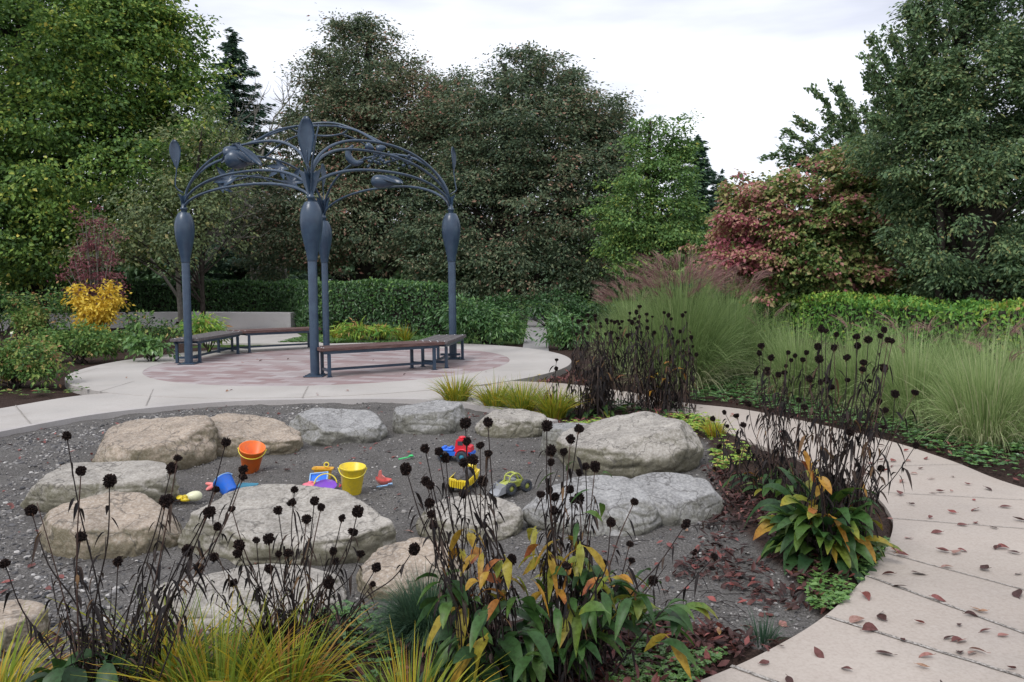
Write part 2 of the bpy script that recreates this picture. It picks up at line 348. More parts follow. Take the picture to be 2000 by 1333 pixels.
# ================================================================== THE SETTING
PIT = [G(*p) for p in [(-500, 930), (0, 830), (200, 798), (420, 776), (600, 770), (830, 770), (950, 786), (1060, 818), (1180, 835), (1380, 850), (1400, 930), (1430, 1010), (1500, 1080), (1600, 1190), (1480, 1262), (1400, 1215), (1150, 1180), (900, 1210), (660, 1210), (330, 1270), (0, 1333), (-400, 1500)]]
R_IN, R_OUT, PC = 3.15, 4.25, (-3.2, 14.3)
def poly_path(px): return [G(*p) for p in px]
OUTER = poly_path([(960, 742), (1100, 748), (1250, 768), (1335, 785), (1470, 801), (1700, 850), (1850, 895), (2000, 950)])+[V3(4.05, 4.4, 0), V3(4.1, 3.0, 0), V3(3.6, 1.2, 0), V3(2.5, .3, 0)]
INNER = poly_path([(960, 782), (1100, 782), (1250, 797), (1360, 812), (1440, 852), (1560, 895), (1690, 955), (1738, 1000), (1740, 1045), (1700, 1110), (1620, 1192), (1500, 1266), (1340, 1335)])+[V3(-.2, 2.35, 0), V3(-1.2, 1.7, 0), V3(-2.2, .6, 0)]
OUTER = spline(OUTER, 90); INNER = spline(INNER, 90)
UP = poly_path([(-420, 868), (-150, 822), (0, 797), (185, 769), (400, 762), (700, 760), (980, 752)])
LOW = poly_path([(-420, 935), (-150, 874), (0, 841), (200, 806), (420, 785), (600, 779), (830, 779), (950, 790), (1010, 800)])
UP = spline(UP, 60); LOW = spline(LOW, 60)
# --- ground: one sheet to the horizon, fine near the sand pit
xs = np.concatenate([-np.geomspace(600, 9.2, 26), np.arange(-9, 6.01, .05), np.geomspace(6.2, 600, 26)])
ys = np.concatenate([[-30, -8, -2, 0], np.arange(1, 11, .05), np.arange(11, 30, .3), np.geomspace(30.5, 900, 24)])
X, Y = np.meshgrid(xs, ys); P2 = np.stack([X.ravel(), Y.ravel(), 0*X.ravel()], 1)
pit = inpoly(X, Y, PIT).ravel().astype(float)
Z = -.055+.014*fbm(P2, 1.3, 3)+.017*fbm(P2, 4, 3, 5)+.006*np.abs(vnoise(P2*13, 9))
Z = Z+.032*(1-pit)*(P2[:, 1] < 19)*((P2[:, 0] > 1.3) | (P2[:, 1] < 5))
inslab = (np.hypot(X-PC[0], Y-PC[1]).ravel() < R_OUT+.2) | inpoly(X, Y, list(OUTER)+list(INNER[::-1])).ravel() | inpoly(X, Y, list(UP)+list(LOW[::-1])).ravel()
Z = np.where(inslab, -.10, Z); Z = np.where(P2[:, 1] > 19, np.minimum(Z, -.03), Z)
Z -= pit*.022*np.maximum(0, vnoise(P2*3.1, 61))**.8*(np.hypot((P2[:, 0]+.5)/2.4, (P2[:, 1]-6.4)/1.8) < 1.3)
# dished play hollow
dc = np.hypot((P2[:, 0]+.75)/1.7, (P2[:, 1]-6.2)/1.3); Z -= .05*np.exp(-dc**3)
g = Geo(); nx, ny = len(xs), len(ys); idx = np.arange(nx*ny).reshape(ny, nx)
g.add(np.stack([X.ravel(), Y.ravel(), Z], 1), np.stack([idx[:-1, :-1], idx[:-1, 1:], idx[1:, 1:], idx[1:, :-1]], -1).reshape(-1, 4))
go = struct(g, 'ground', M['ground'], True)
soil = np.clip(1-pit+.0, 0, 1); a = go.data.attributes.new('soil', 'FLOAT', 'POINT'); a.data.foreach_set('value', soil.astype(np.float32))
lawn = ((P2[:, 1] > 18.3) & (P2[:, 0] > -7.5) | (P2[:, 1] > 30) | (P2[:, 0] > 9)).astype(np.float32)
a = go.data.attributes.new('lawn', 'FLOAT', 'POINT'); a.data.foreach_set('value', lawn)
def gz(x, y):
    i = min(max(np.searchsorted(ys, y), 1), ny-1); j = min(max(np.searchsorted(xs, x), 1), nx-1)
    return float(Z.reshape(ny, nx)[i, j])
def slab(edgeA, edgeB, z, name, m, th=.12):
    A = np.array(edgeA, float); B = np.array(edgeB, float); n = len(A); A[:, 2] = z; B[:, 2] = z
    g = Geo(); A2 = A.copy(); A2[:, 2] -= th; B2 = B.copy(); B2[:, 2] -= th
    V = np.concatenate([A, B, A2, B2]); k = np.arange(n-1)
    F = np.concatenate([np.stack([k, k+1, n+k+1, n+k], 1), np.stack([k, 2*n+k, 2*n+k+1, k+1], 1), np.stack([n+k, n+k+1, 3*n+k+1, 3*n+k], 1)])
    g.add(V, F); g.add(V[[0, n, 3*n, 2*n]], [(0, 1, 2, 3)]); g.add(V[[n-1, 2*n-1, 4*n-1, 3*n-1]], [(3, 2, 1, 0)])
    return struct(g, name, m)
def disc(r0, r1, z, name, m, th=0):
    th_ = np.linspace(0, 2*PI, 97)
    A = np.stack([PC[0]+r0*np.cos(th_), PC[1]+r0*np.sin(th_), 0*th_], 1); B = np.stack([PC[0]+r1*np.cos(th_), PC[1]+r1*np.sin(th_), 0*th_], 1)
    return slab(A, B, z, name, m, th)
disc(R_IN, R_OUT, 0, 'plaza_pavement', M['conc'], .12)
disc(.001, R_IN-.001, -.003, 'brick_pavement', M['paver'], .1)
slab(OUTER, INNER, -.010, 'footpath', M['conc_path'])
slab(UP, LOW, -.006, 'walkway', M['conc'])
# curb along the pit
LC = spline(poly_path([(-420, 935), (-150, 874), (0, 841), (200, 806), (420, 785), (600, 779), (830, 779), (950, 792), (1030, 808), (1090, 822)]), 90)
T = norm(np.gradient(LC, axis=0)); Nn = np.stack([T[:, 1], -T[:, 0], 0*T[:, 0]], 1)
slab(LC+Nn*.003, LC+Nn*.10, .006, 'pit_curb', M['curb'], .13)
slab(spline(poly_path([(350, 668), (395, 650), (432, 639)]), 12), spline(poly_path([(640, 672), (600, 660), (566, 643)]), 12), -.014, 'back_walkway', M['conc'])
slab(spline(poly_path([(1020, 683), (1026, 650), (1032, 620), (1034, 600)]), 12), spline(poly_path([(1072, 685), (1068, 650), (1062, 620), (1058, 600)]), 12), -.018, 'garden_walkway', M['conc_far'])
def joint(p0, p1, wd=.018, z=-.004):
    a, b = G(*p0), G(*p1); d = norm(b-a); n = V3(-d[1], d[0], 0); k = 14
    A = np.array([a+(b-a)*s for s in np.linspace(0, 1, k)]); rr = np.random.default_rng(int(p0[0]))
    A += n*rr.normal(0, .0015, (k, 1))
    g = Geo(); V = np.concatenate([A-n*wd/2, A+n*wd/2]); V[:, 2] = z; i = np.arange(k-1)
    g.add(V, np.stack([i, i+1, k+i+1, k+i], 1)); return struct(g, 'pavement_joint', M['joint'])
for p0, p1, wd in [((1428, 1297), (1560, 1345), .02), ((1613, 1200), (2060, 1338), .020), ((1694, 1122), (2080, 1262), .017), ((1722, 1075), (2060, 1165), .008), ((1741, 1010), (2060, 1035), .007), ((1690, 958), (2010, 975), .006), ((1600, 912), (1880, 905), .006)]:
    joint(p0, p1, wd, -.006)
for p0, p1, wd in [((602, 755), (590, 778), .02), ((186, 768), (262, 745), .016), ((130, 737), (190, 720), .016), ((30, 792), (60, 828), .012), ((300, 760), (285, 792), .012), ((900, 745), (925, 785), .012)]:
    joint(p0, p1, wd, .002)
# concrete seat wall
g = Geo(); c = spline([G(568, 641), V3(-8.6, 25.1, 0), V3(-11, 25.9, 0), V3(-14, 26.0, 0), V3(-18, 25.3, 0), V3(-23, 23.5, 0)], 50)
T = norm(np.gradient(c, axis=0)); n_ = np.stack([T[:, 1], -T[:, 0], 0*T[:, 0]], 1); F_, B_ = c, c+n_*.45
for s in (0,):
    h = .47; k = np.arange(49)
    V = np.concatenate([F_+[0, 0, -.1], F_+[0, 0, h-.015], F_+n_*.015+[0, 0, h], B_-n_*.015+[0, 0, h], B_+[0, 0, h-.015], B_+[0, 0, -.1]]); m_ = 50
    g.add(V, np.concatenate([np.stack([r*m_+k, r*m_+k+1, (r+1)*m_+k+1, (r+1)*m_+k], 1) for r in range(5)]))
    g.add(V[[0, 50, 250, 200]], [(0, 1, 3, 2)]); g.add(V[[50, 100, 150, 200]], [(0, 1, 2, 3)])
tag(g.build('seat_wall', M['conc_wall'], smooth=False), 'low curved pale concrete seat wall in front of the long hedge', 'wall')
# ================================================================== BOULDERS
def boulder(x0, x1, yt, yb, m, label, seed, dr=.75, flat=1.0, rot=0.0, tilt=(0, 0), sharp=9):
    rr = np.random.default_rng(seed); f = G((x0+x1)/2, yb, -.06)
    wd = (x1-x0)*f[1]/FPX*1.06; dp = wd*dr; cy = f[1]+dp*.46; c = D((x0+x1)/2, yb, cy)
    cx = (x0+x1)/2; cxw = D(cx, yb, cy)[0]; zt = D(cx, yt, cy+dp*.27)[2]
    h = max(zt+.06, .1)
    V, F = ICO5
    K = 13; az = np.arange(K)*2.4+rr.uniform(0, 6)+rr.normal(0, .25, K); el = rr.uniform(.05, .95, K); n = np.stack([np.cos(az)*np.cos(el), np.sin(az)*np.cos(el), np.sin(el)], 1)
    n[0] = norm(V3(tilt[0], tilt[1], 1.0)); n[1] = V3(0, 0, -1)
    d = rr.uniform(.72, 1.02, K); d[0] = .50*flat; d[1] = .5
    dots = np.maximum(V@n.T, 1e-3)/d
    sharp = sharp*5; r = 1/((dots**sharp).sum(1)+1)**(1/sharp)
    r = r/np.percentile(r, 97)
    Vv = V*r[:, None]
    off = rr.uniform(0, 50, 3)
    Vv = Vv*(1+.04*fbm(Vv*1+off, 1.7, 2, seed)[:, None]+.020*fbm(Vv+off, 7, 4, seed+3)[:, None]+.02*np.floor(2.5*vnoise(Vv*2.1+off, seed+5))[:, None]*.6-.03*(np.maximum(0, .12-np.abs(vnoise(Vv*V3(1.6, 1.6, 3.2)+off, seed+9)))/.12)[:, None])
    Vv -= (Vv.max(0)+Vv.min(0))/2*V3(1, 1, 0); ext = Vv.max(0)-Vv.min(0)
    ca, sa = math.cos(rot), math.sin(rot); Vv = np.stack([Vv[:, 0]*ca-Vv[:, 1]*sa, Vv[:, 0]*sa+Vv[:, 1]*ca, Vv[:, 2]], 1)
    ext = Vv.max(0)-Vv.min(0)
    Vv = Vv/ext*V3(wd, dp, 1); zz = Vv[:, 2]-Vv[:, 2].min()
    Vv[:, 2] = zz/zz.max()*(h*1.25)-h*.25
    g = Geo(); g.add(Vv, F); o = g.build('boulder', m); o.location = (cxw, cy, -.06)
    tag(o, label, 'boulder', 'boulders ringing the sand pit'); return o
BT, BG, BB = M['rock_tan'], M['rock_grey'], M['rock_buff']
boulder(182, 428, 811, 918, BT, 'large tan boulder behind the low pale slab at the left of the pit', 3, .7, .8, .1, (-.15, -.25))
boulder(368, 592, 806, 893, BT, 'brownish boulder sloping down to the right behind the orange bucket', 14, .6, .9, 0, (.35, -.2))
boulder(564, 758, 795, 866, BG, 'grey faceted boulder alone at the back middle of the pit', 21, .6, .85, .2, (.1, -.35), 14)
boulder(768, 914, 783, 848, BG, 'grey blocky boulder behind the red toy truck', 33, .7, .8, 0, (-.1, -.1), 14)
boulder(928, 1068, 800, 856, BB, 'small buff boulder behind the green buggy, below the yellow grass', 41, .7, .9, 0, (.1, -.1))
boulder(1056, 1180, 824, 888, BG, 'small grey boulder tucked against the largest squared boulder', 52, .8, .9)
boulder(1082, 1374, 808, 928, BB, 'largest squared boulder with a mossy flank at the right of the pit', 61, .75, .8, 0, (-.25, -.12), 16)
boulder(1188, 1416, 926, 1026, BG, 'smooth long pale slab in front of the squared boulder', 71, .6, .8, 0, (.1, -.25))
boulder(1015, 1292, 928, 1048, BG, 'flat grey boulder behind the tall coneflowers with a dark seam', 82, .75, .8, 0, (-.1, -.25))
boulder(58, 348, 904, 1000, BB, 'long low pale boulder at the far left of the pit', 93, .5, .8, 0, (0, -.1))
boulder(88, 362, 965, 1092, BT, 'brown tan boulder in front of the long low pale one', 104, .6, .8, 0, (.1, -.2))
boulder(342, 788, 950, 1106, BB, 'widest flat topped boulder in front of the toy buckets', 119, .55, .82, 0, (.05, -.3), 12)
boulder(690, 920, 1050, 1180, BT, 'tan boulder with an orange stain behind the dark green tuft', 121, .8, .85, 0, (-.2, -.3))
boulder(290, 690, 1108, 1240, BB, 'mossy low boulder rising just behind the yellow green grass', 135, .7, .75, 0, (0, -.3))
boulder(-130, 92, 1180, 1300, BT, 'tan boulder cut off by the lower left edge', 141, .8, .85)
boulder(812, 1024, 968, 1060, BB, 'flat sunken boulder half hidden by coneflower stems', 155, .7, .75, 0, (0, -.3))
# ================================================================== GRAVEL
rr = np.random.default_rng(5); g = Geo(); V0, F0 = ICO[0]
def pebbles(n, xr, yr, poly, s0, s1, yp=1.0):
    x = rr.uniform(*xr, n); y = yr[0]+(yr[1]-yr[0])*rr.uniform(0, 1, n)**yp; k = inpoly(x, y, poly); x, y = x[k], y[k]; n = len(x)
    dn = vnoise(np.stack([x, y, 0*x], 1)*1.7, 3); k = dn > rr.uniform(-1.1, .7, n); x, y = x[k], y[k]; n = len(x)
    s = np.exp(rr.normal(0, .35, n))*rr.uniform(s0, s1, n); i = np.clip(np.searchsorted(xs, x), 1, nx-1); j = np.clip(np.searchsorted(ys, y), 1, ny-1)
    z = Z.reshape(ny, nx)[j, i]
    sc_ = s[:, None]*rr.uniform(.6, 1.3, (n, 3))*[1, 1, .7]
    th = rr.uniform(0, 6.28, n); c, s_ = np.cos(th)[:, None], np.sin(th)[:, None]
    W = V0[None]*sc_[:, None]*(1+rr.uniform(-.2, .2, (n, 12, 1)))
    W = np.stack([W[..., 0]*c-W[..., 1]*s_, W[..., 0]*s_+W[..., 1]*c, W[..., 2]], -1)+np.stack([x, y, z+.002], 1)[:, None]
    g.add(W.reshape(-1, 3), (F0[None]+np.arange(n)[:, None, None]*12).reshape(-1, 3), np.repeat(rr.uniform(0, 1, n), 12))
LEFTG = [G(*p) for p in [(-500, 960), (0, 850), (200, 812), (420, 790), (600, 783), (700, 800), (420, 830), (200, 850), (80, 930), (120, 1080), (330, 1150), (330, 1270), (0, 1333), (-400, 1500)]]
pebbles(52000, (-6, .2), (2.2, 10.2), LEFTG, .005, .012, 1.3)
pebbles(34000, (-4, 2.4), (2.8, 10), PIT, .003, .007, 1.4)
tag(g.build('gravel', M['pebble'], smooth=False), kind='stuff', label='grey gravel scattered over the sand pit', cat='gravel')
# ================================================================== PERGOLA
PF, PL, PR, PB = G(615.5, 735), G(369, 711), G(885, 701), V3(-4.0, 17.1, 0)
ctr = (PF+PL+PR+PB)/4
perg = thing('pergola', ctr, 'blue grey steel garden arbor of four bulb topped posts joined by arched pipes', 'arbor')
def part(g, name, m, par, smooth=True, pl=None):
    """link as a child with world-space coordinates kept"""
    o = g.build(name, m, None, smooth); o.parent = par; Mx = par.matrix_world if par.parent is None else par.matrix_world
    p = par; off = Vector((0, 0, 0)); ang = 0
    while p is not None: off += p.location; p = p.parent
    o.location = -off if par.rotation_euler.z == 0 else o.location
    return o
ST = M['steel']
tops = {}
for key, P, tp, jp in (('F', PF, (607, 395), 511), ('L', PL, (360.6, 416), 513.6), ('R', PR, (880, 417.5), 512), ('B', PB, (638, 432), 514)):
    zt = D(tp[0], tp[1], P[1])[2]; zj = D(tp[0], jp, P[1])[2]; r = .070
    tops[key] = zt
    g = Geo(); M4 = Matrix.Translation(Vector(P))
    pst = part(lathe([(r, 0), (r, zj-.006), (r*.98, zj)], 28, g=g, M=M4), 'post', ST, perg)
    g = Geo(); b = .15
    box(P[0]-b, P[0]+b, P[1]-b, P[1]+b, 0.001, .016, .004, g=g)
    for sx in (-1, 1):
        for sy in (-1, 1): lathe([(.014, .016), (.014, .03), (.001, .031)], 6, g=g, M=Matrix.Translation((P[0]+sx*.115, P[1]+sy*.115, 0)))
    part(g, 'base_plate', ST, pst, False)
    h = zt-zj; R = .172
    prof = [(r*1.02, zj), (r*1.12, zj+.02*h), (.088, zj+.12*h), (.118, zj+.28*h), (.150, zj+.45*h), (.168, zj+.60*h), (R, zj+.70*h), (.166, zj+.79*h), (.150, zj+.87*h), (.125, zj+.94*h), (.100, zj+.985*h), (.088, zj+h), (.001, zj+h+.004)]
    part(lathe([(a, z) for a, z in [tuple(q) for q in spline([(a, z, 0) for a, z in prof], 40)[:, :2]]], 32, M=M4), 'bulb', ST, perg)
    part(lathe([(.05, zt), (.05, zt+.05), (.062, zt+.055), (.062, zt+.085), (.045, zt+.1), (.04, zt+.16), (.001, zt+.165)], 18, M=M4), 'collar', ST, perg)
    # flared gusset plates
    kg = 1.0 if key in 'FB' else .62
    g = Geo()
    for ang in (0, PI/2):
        dr_ = (ctr-P); a0 = math.atan2(dr_[1], dr_[0])+PI/4+ang+(.35 if key == 'F' else 0); d = V3(math.cos(a0), math.sin(a0), 0); n = V3(-d[1], d[0], 0)*.006
        prf = [(-.03, zt+.08), (.03, zt+.08), (.11*kg, zt+.26), (.19*kg, zt+.08+.42*kg), (.07*kg, zt+.08+.36*kg), (-.07*kg, zt+.08+.36*kg), (-.19*kg, zt+.08+.42*kg), (-.11*kg, zt+.26)]
        A = [P+d*x+V3(0, 0, z) for x, z in prf]; V = np.array([p+n for p in A]+[p-n for p in A])
        g.add(V, [(0, 1, 2, 7), (2, 3, 4, 4), (7, 5, 6, 6), (9, 8, 15, 10)][:1]); 
        g.q.append(np.array([(9, 8, 15, 10), (2, 4, 5, 7), (10, 15, 13, 12)])+g.n-16); g.t.append(np.array([(2, 3, 4), (7, 5, 6), (10, 12, 11), (15, 14, 13)])+g.n-16)
        g.q.append(np.array([(i, i+8, (i+1) % 8+8, (i+1) % 8) for i in range(8)])+g.n-16)
    part(g, 'gusset', ST, perg, False)
def arc(A, B, zA, zB, zp, bow=0.0, r=.0235, pw=2.3, name='arch_pipe', par=None, t0=.0, t1=1.0):
    t = np.linspace(t0, t1, 44); s = .5-.5*np.cos(np.clip(t, 0, 1)*PI)          # ease so that the ends rise steeply
    s = .35*t+.65*s if False else t
    zz = (1-np.abs(2*t-1)**pw)**(1/1.75)
    base = zA+(zB-zA)*t; P = A[None]*(1-s)[:, None]+B[None]*s[:, None]
    mid = (A+B)/2; inn = norm(ctr-mid); P = P+inn[None]*(bow*4*t*(1-t))[:, None]
    P[:, 2] = base+(zp-base)*zz
    d0 = norm((B-A)*V3(1, 1, 0)); P[0] = P[0]-0
    return part(tube(P, r, 8), name, ST, par or perg), P
s_ = .12
zF, zL, zR, zB = (tops[k] for k in 'FLRB')
def up(px, py, Y): return D(px, py, Y)[2]
arcs = {}
yFL, yFR, yRB, yLB = (PF[1]+PL[1])/2, (PF[1]+PR[1])/2, (PB[1]+PR[1])/2, (PL[1]+PB[1])/2
for k, (A, B, za, zb, zp, bow) in dict(
    a1=(PF, PL, zF+.35, zL+.14, up(500, 275, yFL), .25), a2=(PF, PL, zF+.15, zL+.12, up(495, 336, yFL), .0), a3=(PF, PL, zF+.05, zL+.08, up(455, 364, yFL), -.08),
    b1=(PF, PR, zF+.35, zR+.12, up(740, 275, yFR), .25), b2=(PF, PR, zF+.15, zR+.10, up(725, 336, yFR), .0), b3=(PR, PF, zR+.14, zF+.30, up(775, 290, yFR), .42),
    c1=(PB, PR, zB+.15, zR+.16, up(770, 306, yRB), .1), c2=(PB, PR, zB+.10, zR+.06, up(790, 367, yRB), .0),
    d1=(PL, PB, zL+.16, zB+.2, up(520, 309, yLB), .15), d2=(PL, PB, zL+.10, zB+.1, up(510, 347, yLB), .0)).items():
    _, arcs[k] = arc(A, B, za, zb, zp, bow)
# crown ring and its struts
cz = up(640, 254, ctr[1]); th = np.linspace(0, 2*PI, 33)[:-1]
ring = np.stack([ctr[0]+.05+.5*np.cos(th), ctr[1]+.5*np.sin(th), np.full(32, cz)+.02*np.cos(2*th)], 1)
part(tube(ring, .018, 8, closed=True, cap=False), 'crown_ring', ST, perg)
for k, i in (('a1', 22), ('b1', 22), ('c1', 22), ('d1', 22)):
    p = arcs[k][i]; a = math.atan2(p[1]-ctr[1], p[0]-ctr[0]); e = ctr*V3(1, 1, 0)+V3(.05+.5*math.cos(a), .5*math.sin(a), cz)
    mid = (p+e)/2+V3(0, 0, .06)
    part(tube(spline([p, mid, e], 16), .018, 8), 'crown_strut', ST, perg)
part(tube(spline([arcs['a1'][24], D(568, 250, ctr[1]-.3), D(640, 240, ctr[1]-.2), D(692, 253, ctr[1]-.3), arcs['b1'][24]], 40), .018, 8), 'crown_arch', ST, perg)
def paddle(base, top, wdt, facing, cup=.25):
    """cupped metal petal with real thickness"""
    ax = top-base; Ln = np.linalg.norm(ax); ax = ax/Ln; s = norm(np.cross(ax, facing)); n = np.cross(s, ax); g = Geo(); S, K = 14, 7; V = []
    for side in (1, -1):
        for i in range(S):
            t = i/(S-1); wv = wdt*(math.sin(PI*min(1, t*.93+.05)**1.5)**.7)*.5+.006
            for k in range(K):
                u = k/(K-1)*2-1; V.append(base+ax*Ln*t+s*wv*u-n*cup*wv*(1-u*u)*1.4+n*.004*side+n*.05*math.sin(PI*t)*Ln)
    F = []
    for q in range(2):
        for i in range(S-1):
            for k in range(K-1):
                a = q*S*K+i*K+k; F.append((a, a+1, a+K+1, a+K) if q == 0 else (a+1, a, a+K, a+K+1))
    o = S*K
    for i in range(S-1):
        for k in (0, K-1): F.append((i*K+k, (i+1)*K+k, o+(i+1)*K+k, o+i*K+k))
    for k in range(K-1): F.append(((S-1)*K+k, (S-1)*K+k+1, o+(S-1)*K+k+1, o+(S-1)*K+k))
    g.add(V, F); return g
for P, zt, pxs in ((PF, zF, ((600, 322), (598, 227))), (PL, zL, ((345, 330), (340, 273))), (PR, zR, ((886, 335), (884, 287))), (PB, zB, None)):
    outw = norm((P-ctr)*V3(1, 1, 0))
    if pxs: b0 = D(*pxs[0], P[1]+outw[1]*.2); t0 = D(*pxs[1], P[1]+outw[1]*.28)
    else: b0 = P*V3(1, 1, 0)+outw*.2+V3(0, 0, zt+.75); t0 = b0+outw*.06+V3(0, 0, .5)
    b0[:2] = P[:2]+outw[:2]*.22 if not pxs else b0[:2]
    stm = spline([P*V3(1, 1, 0)+V3(0, 0, zt+.35), P*V3(1, 1, 0)+outw*.10+V3(0, 0, zt+.42), b0*V3(1, 1, 0)+outw*.03+V3(0, 0, zt+.52), b0, b0+(t0-b0)*.3], 18)
    st_o = part(tube(stm, np.linspace(.014, .009, 18), 8), 'finial_stem', ST, perg)
    part(paddle(b0, t0, .24 if P is PF else .18, {id(PF): V3(0, -1, .1), id(PL): V3(.3, -1, 0)}.get(id(P), V3(.97, -.3, 0)), .3), 'finial_petal', ST, perg)
# large front midrib rising beside the front petal
part(tube(spline([D(606, 382, PF[1]), D(609, 330, PF[1]-.03), D(615, 280, PF[1]-.06), D(623, 243, PF[1]-.02)], 18), np.linspace(.022, .012, 18), 8), 'finial_rib', ST, perg)
# seed pods: a closed ovoid with an open flap
def pod(px, py, Y, lx, lz, ang, flap=True):
    c = D(px, py, Y); g = Geo(); V, F = ICO[3]; W = V.copy()
    W = W*(1+.0*W); tp = 1-.42*(W[:, 0]); W[:, 1] *= tp*.8; W[:, 2] *= tp*.8
    W = W*V3(lx, lz, lz); W[:, 2] += .12*lz*np.abs(np.sin(3*np.arctan2(W[:, 1], W[:, 2])))*0
    R = np.array(Matrix.Rotation(ang, 3, 'Y')); g.add(W@R.T+c, F)
    o = part(g, 'seed_pod', ST, perg)
    if flap:
        b0 = c+R@V3(-lx*.7, 0, lz*.7); t0 = c+R@V3(lx*1.45, -.05, lz*.1)
        part(paddle(b0, t0, lz*1.7, V3(.1, -.5, .9), .5), 'pod_flap', ST, o)
    return o
pod(466, 313, yFL+.25, .23, .19, .2); pod(452, 298, yFL+.25, .13, .15, -.6, False)
pod(750, 356, yRB-.6, .25, .15, .1); pod(722, 288, yRB-.7, .09, .085, .4, False); pod(744, 290, yRB-.7, .10, .08, -.2, False)
part(paddle(D(460, 281, yFL+.1), D(511, 323, yFL+.05), .13, V3(.4, -.8, .6), .6), 'curled_petal', ST, perg)
part(paddle(D(432, 318, yFL+.2), D(470, 280, yFL+.25), .16, V3(.3, -1, .2), .5), 'curled_petal', ST, perg)
g = Geo(); P = spline([D(690, 284, yRB-.7), D(680, 297, yRB-.7), D(684, 312, yRB-.7), D(697, 320, yRB-.7), D(710, 316, yRB-.7)], 16)
part(tube(P, .012+.055*np.sin(np.linspace(.2, 3.0, 16)), 12, g=g), 'horn_pod', ST, perg)
rr = np.random.default_rng(8)
bead0 = None
for k in range(62):
    t = rr.uniform(0, 1); cx = 716+95*t+rr.normal(0, 4); cy = 306+22*abs(t-.45)*1.4+rr.normal(0, 7)
    c = D(cx, cy, yRB-.6+rr.normal(0, .08)); r = rr.uniform(.022, .036)
    if bead0 is None: bead0 = ball((0, 0, 0), 1, 2).build('bead', ST)
    o = bead0 if k == 0 else bead0.copy()
    if k: col.objects.link(o)
    o.parent = perg; o.location = Vector(c)-perg.location; o.scale = (r, r, r*.9)
def maple_leaf(c, size, nrm, rot, g=None):
    g = g or Geo(); n = norm(np.array(nrm, float)); a = norm(np.cross(n, V3(.2, .1, 1))); b = np.cross(n, a); pts = []
    for k in range(5):
        a0 = (k-2)*.95; L_ = (1.0, .86, .55)[abs(k-2)]
        pts += [(a0-.30, L_*.55), (a0-.16, L_*.72), (a0, L_), (a0+.16, L_*.72), (a0+.30, L_*.55), (a0+.47, .3)]
    pts.append((PI, .22))
    P = [c+(a*math.sin(t+rot)+b*math.cos(t+rot))*r*size+n*size*.12*r*math.cos(3*t) for t, r in pts]; m_ = len(P)
    V = np.array([c+n*.004]+[p+n*.004 for p in P]+[c-n*.004]+[p-n*.004 for p in P]); k = np.arange(m_)
    b_ = g.n; g.add(V, np.stack([1+k, 1+(k+1) % m_, m_+2+(k+1) % m_, m_+2+k], 1))
    g.t.append(np.array([(0, 1+i, 1+(i+1) % m_) for i in range(m_)]+[(m_+1, m_+2+(i+1) % m_, m_+2+i) for i in range(m_)])+b_); return g
for px, py, Y_, sz, rt in ((447, 352, yLB-.9, .34, 2.2), (548, 326, yLB-.3, .32, .5), (570, 356, yLB-.1, .35, 3.4), (434, 366, yLB-.9, .24, 4.0)):
    part(maple_leaf(D(px, py, Y_), sz, (.15, -1, .35), rt), 'metal_maple_leaf', ST, perg)
part(tube(spline([D(432, 358, yLB-.8), D(470, 350, yLB-.6), D(503, 342, yLB-.4), D(520, 352, yLB-.3), D(545, 362, yLB-.2), D(566, 372, yLB-.1)], 26), .011, 6), 'vine_pipe', ST, perg)
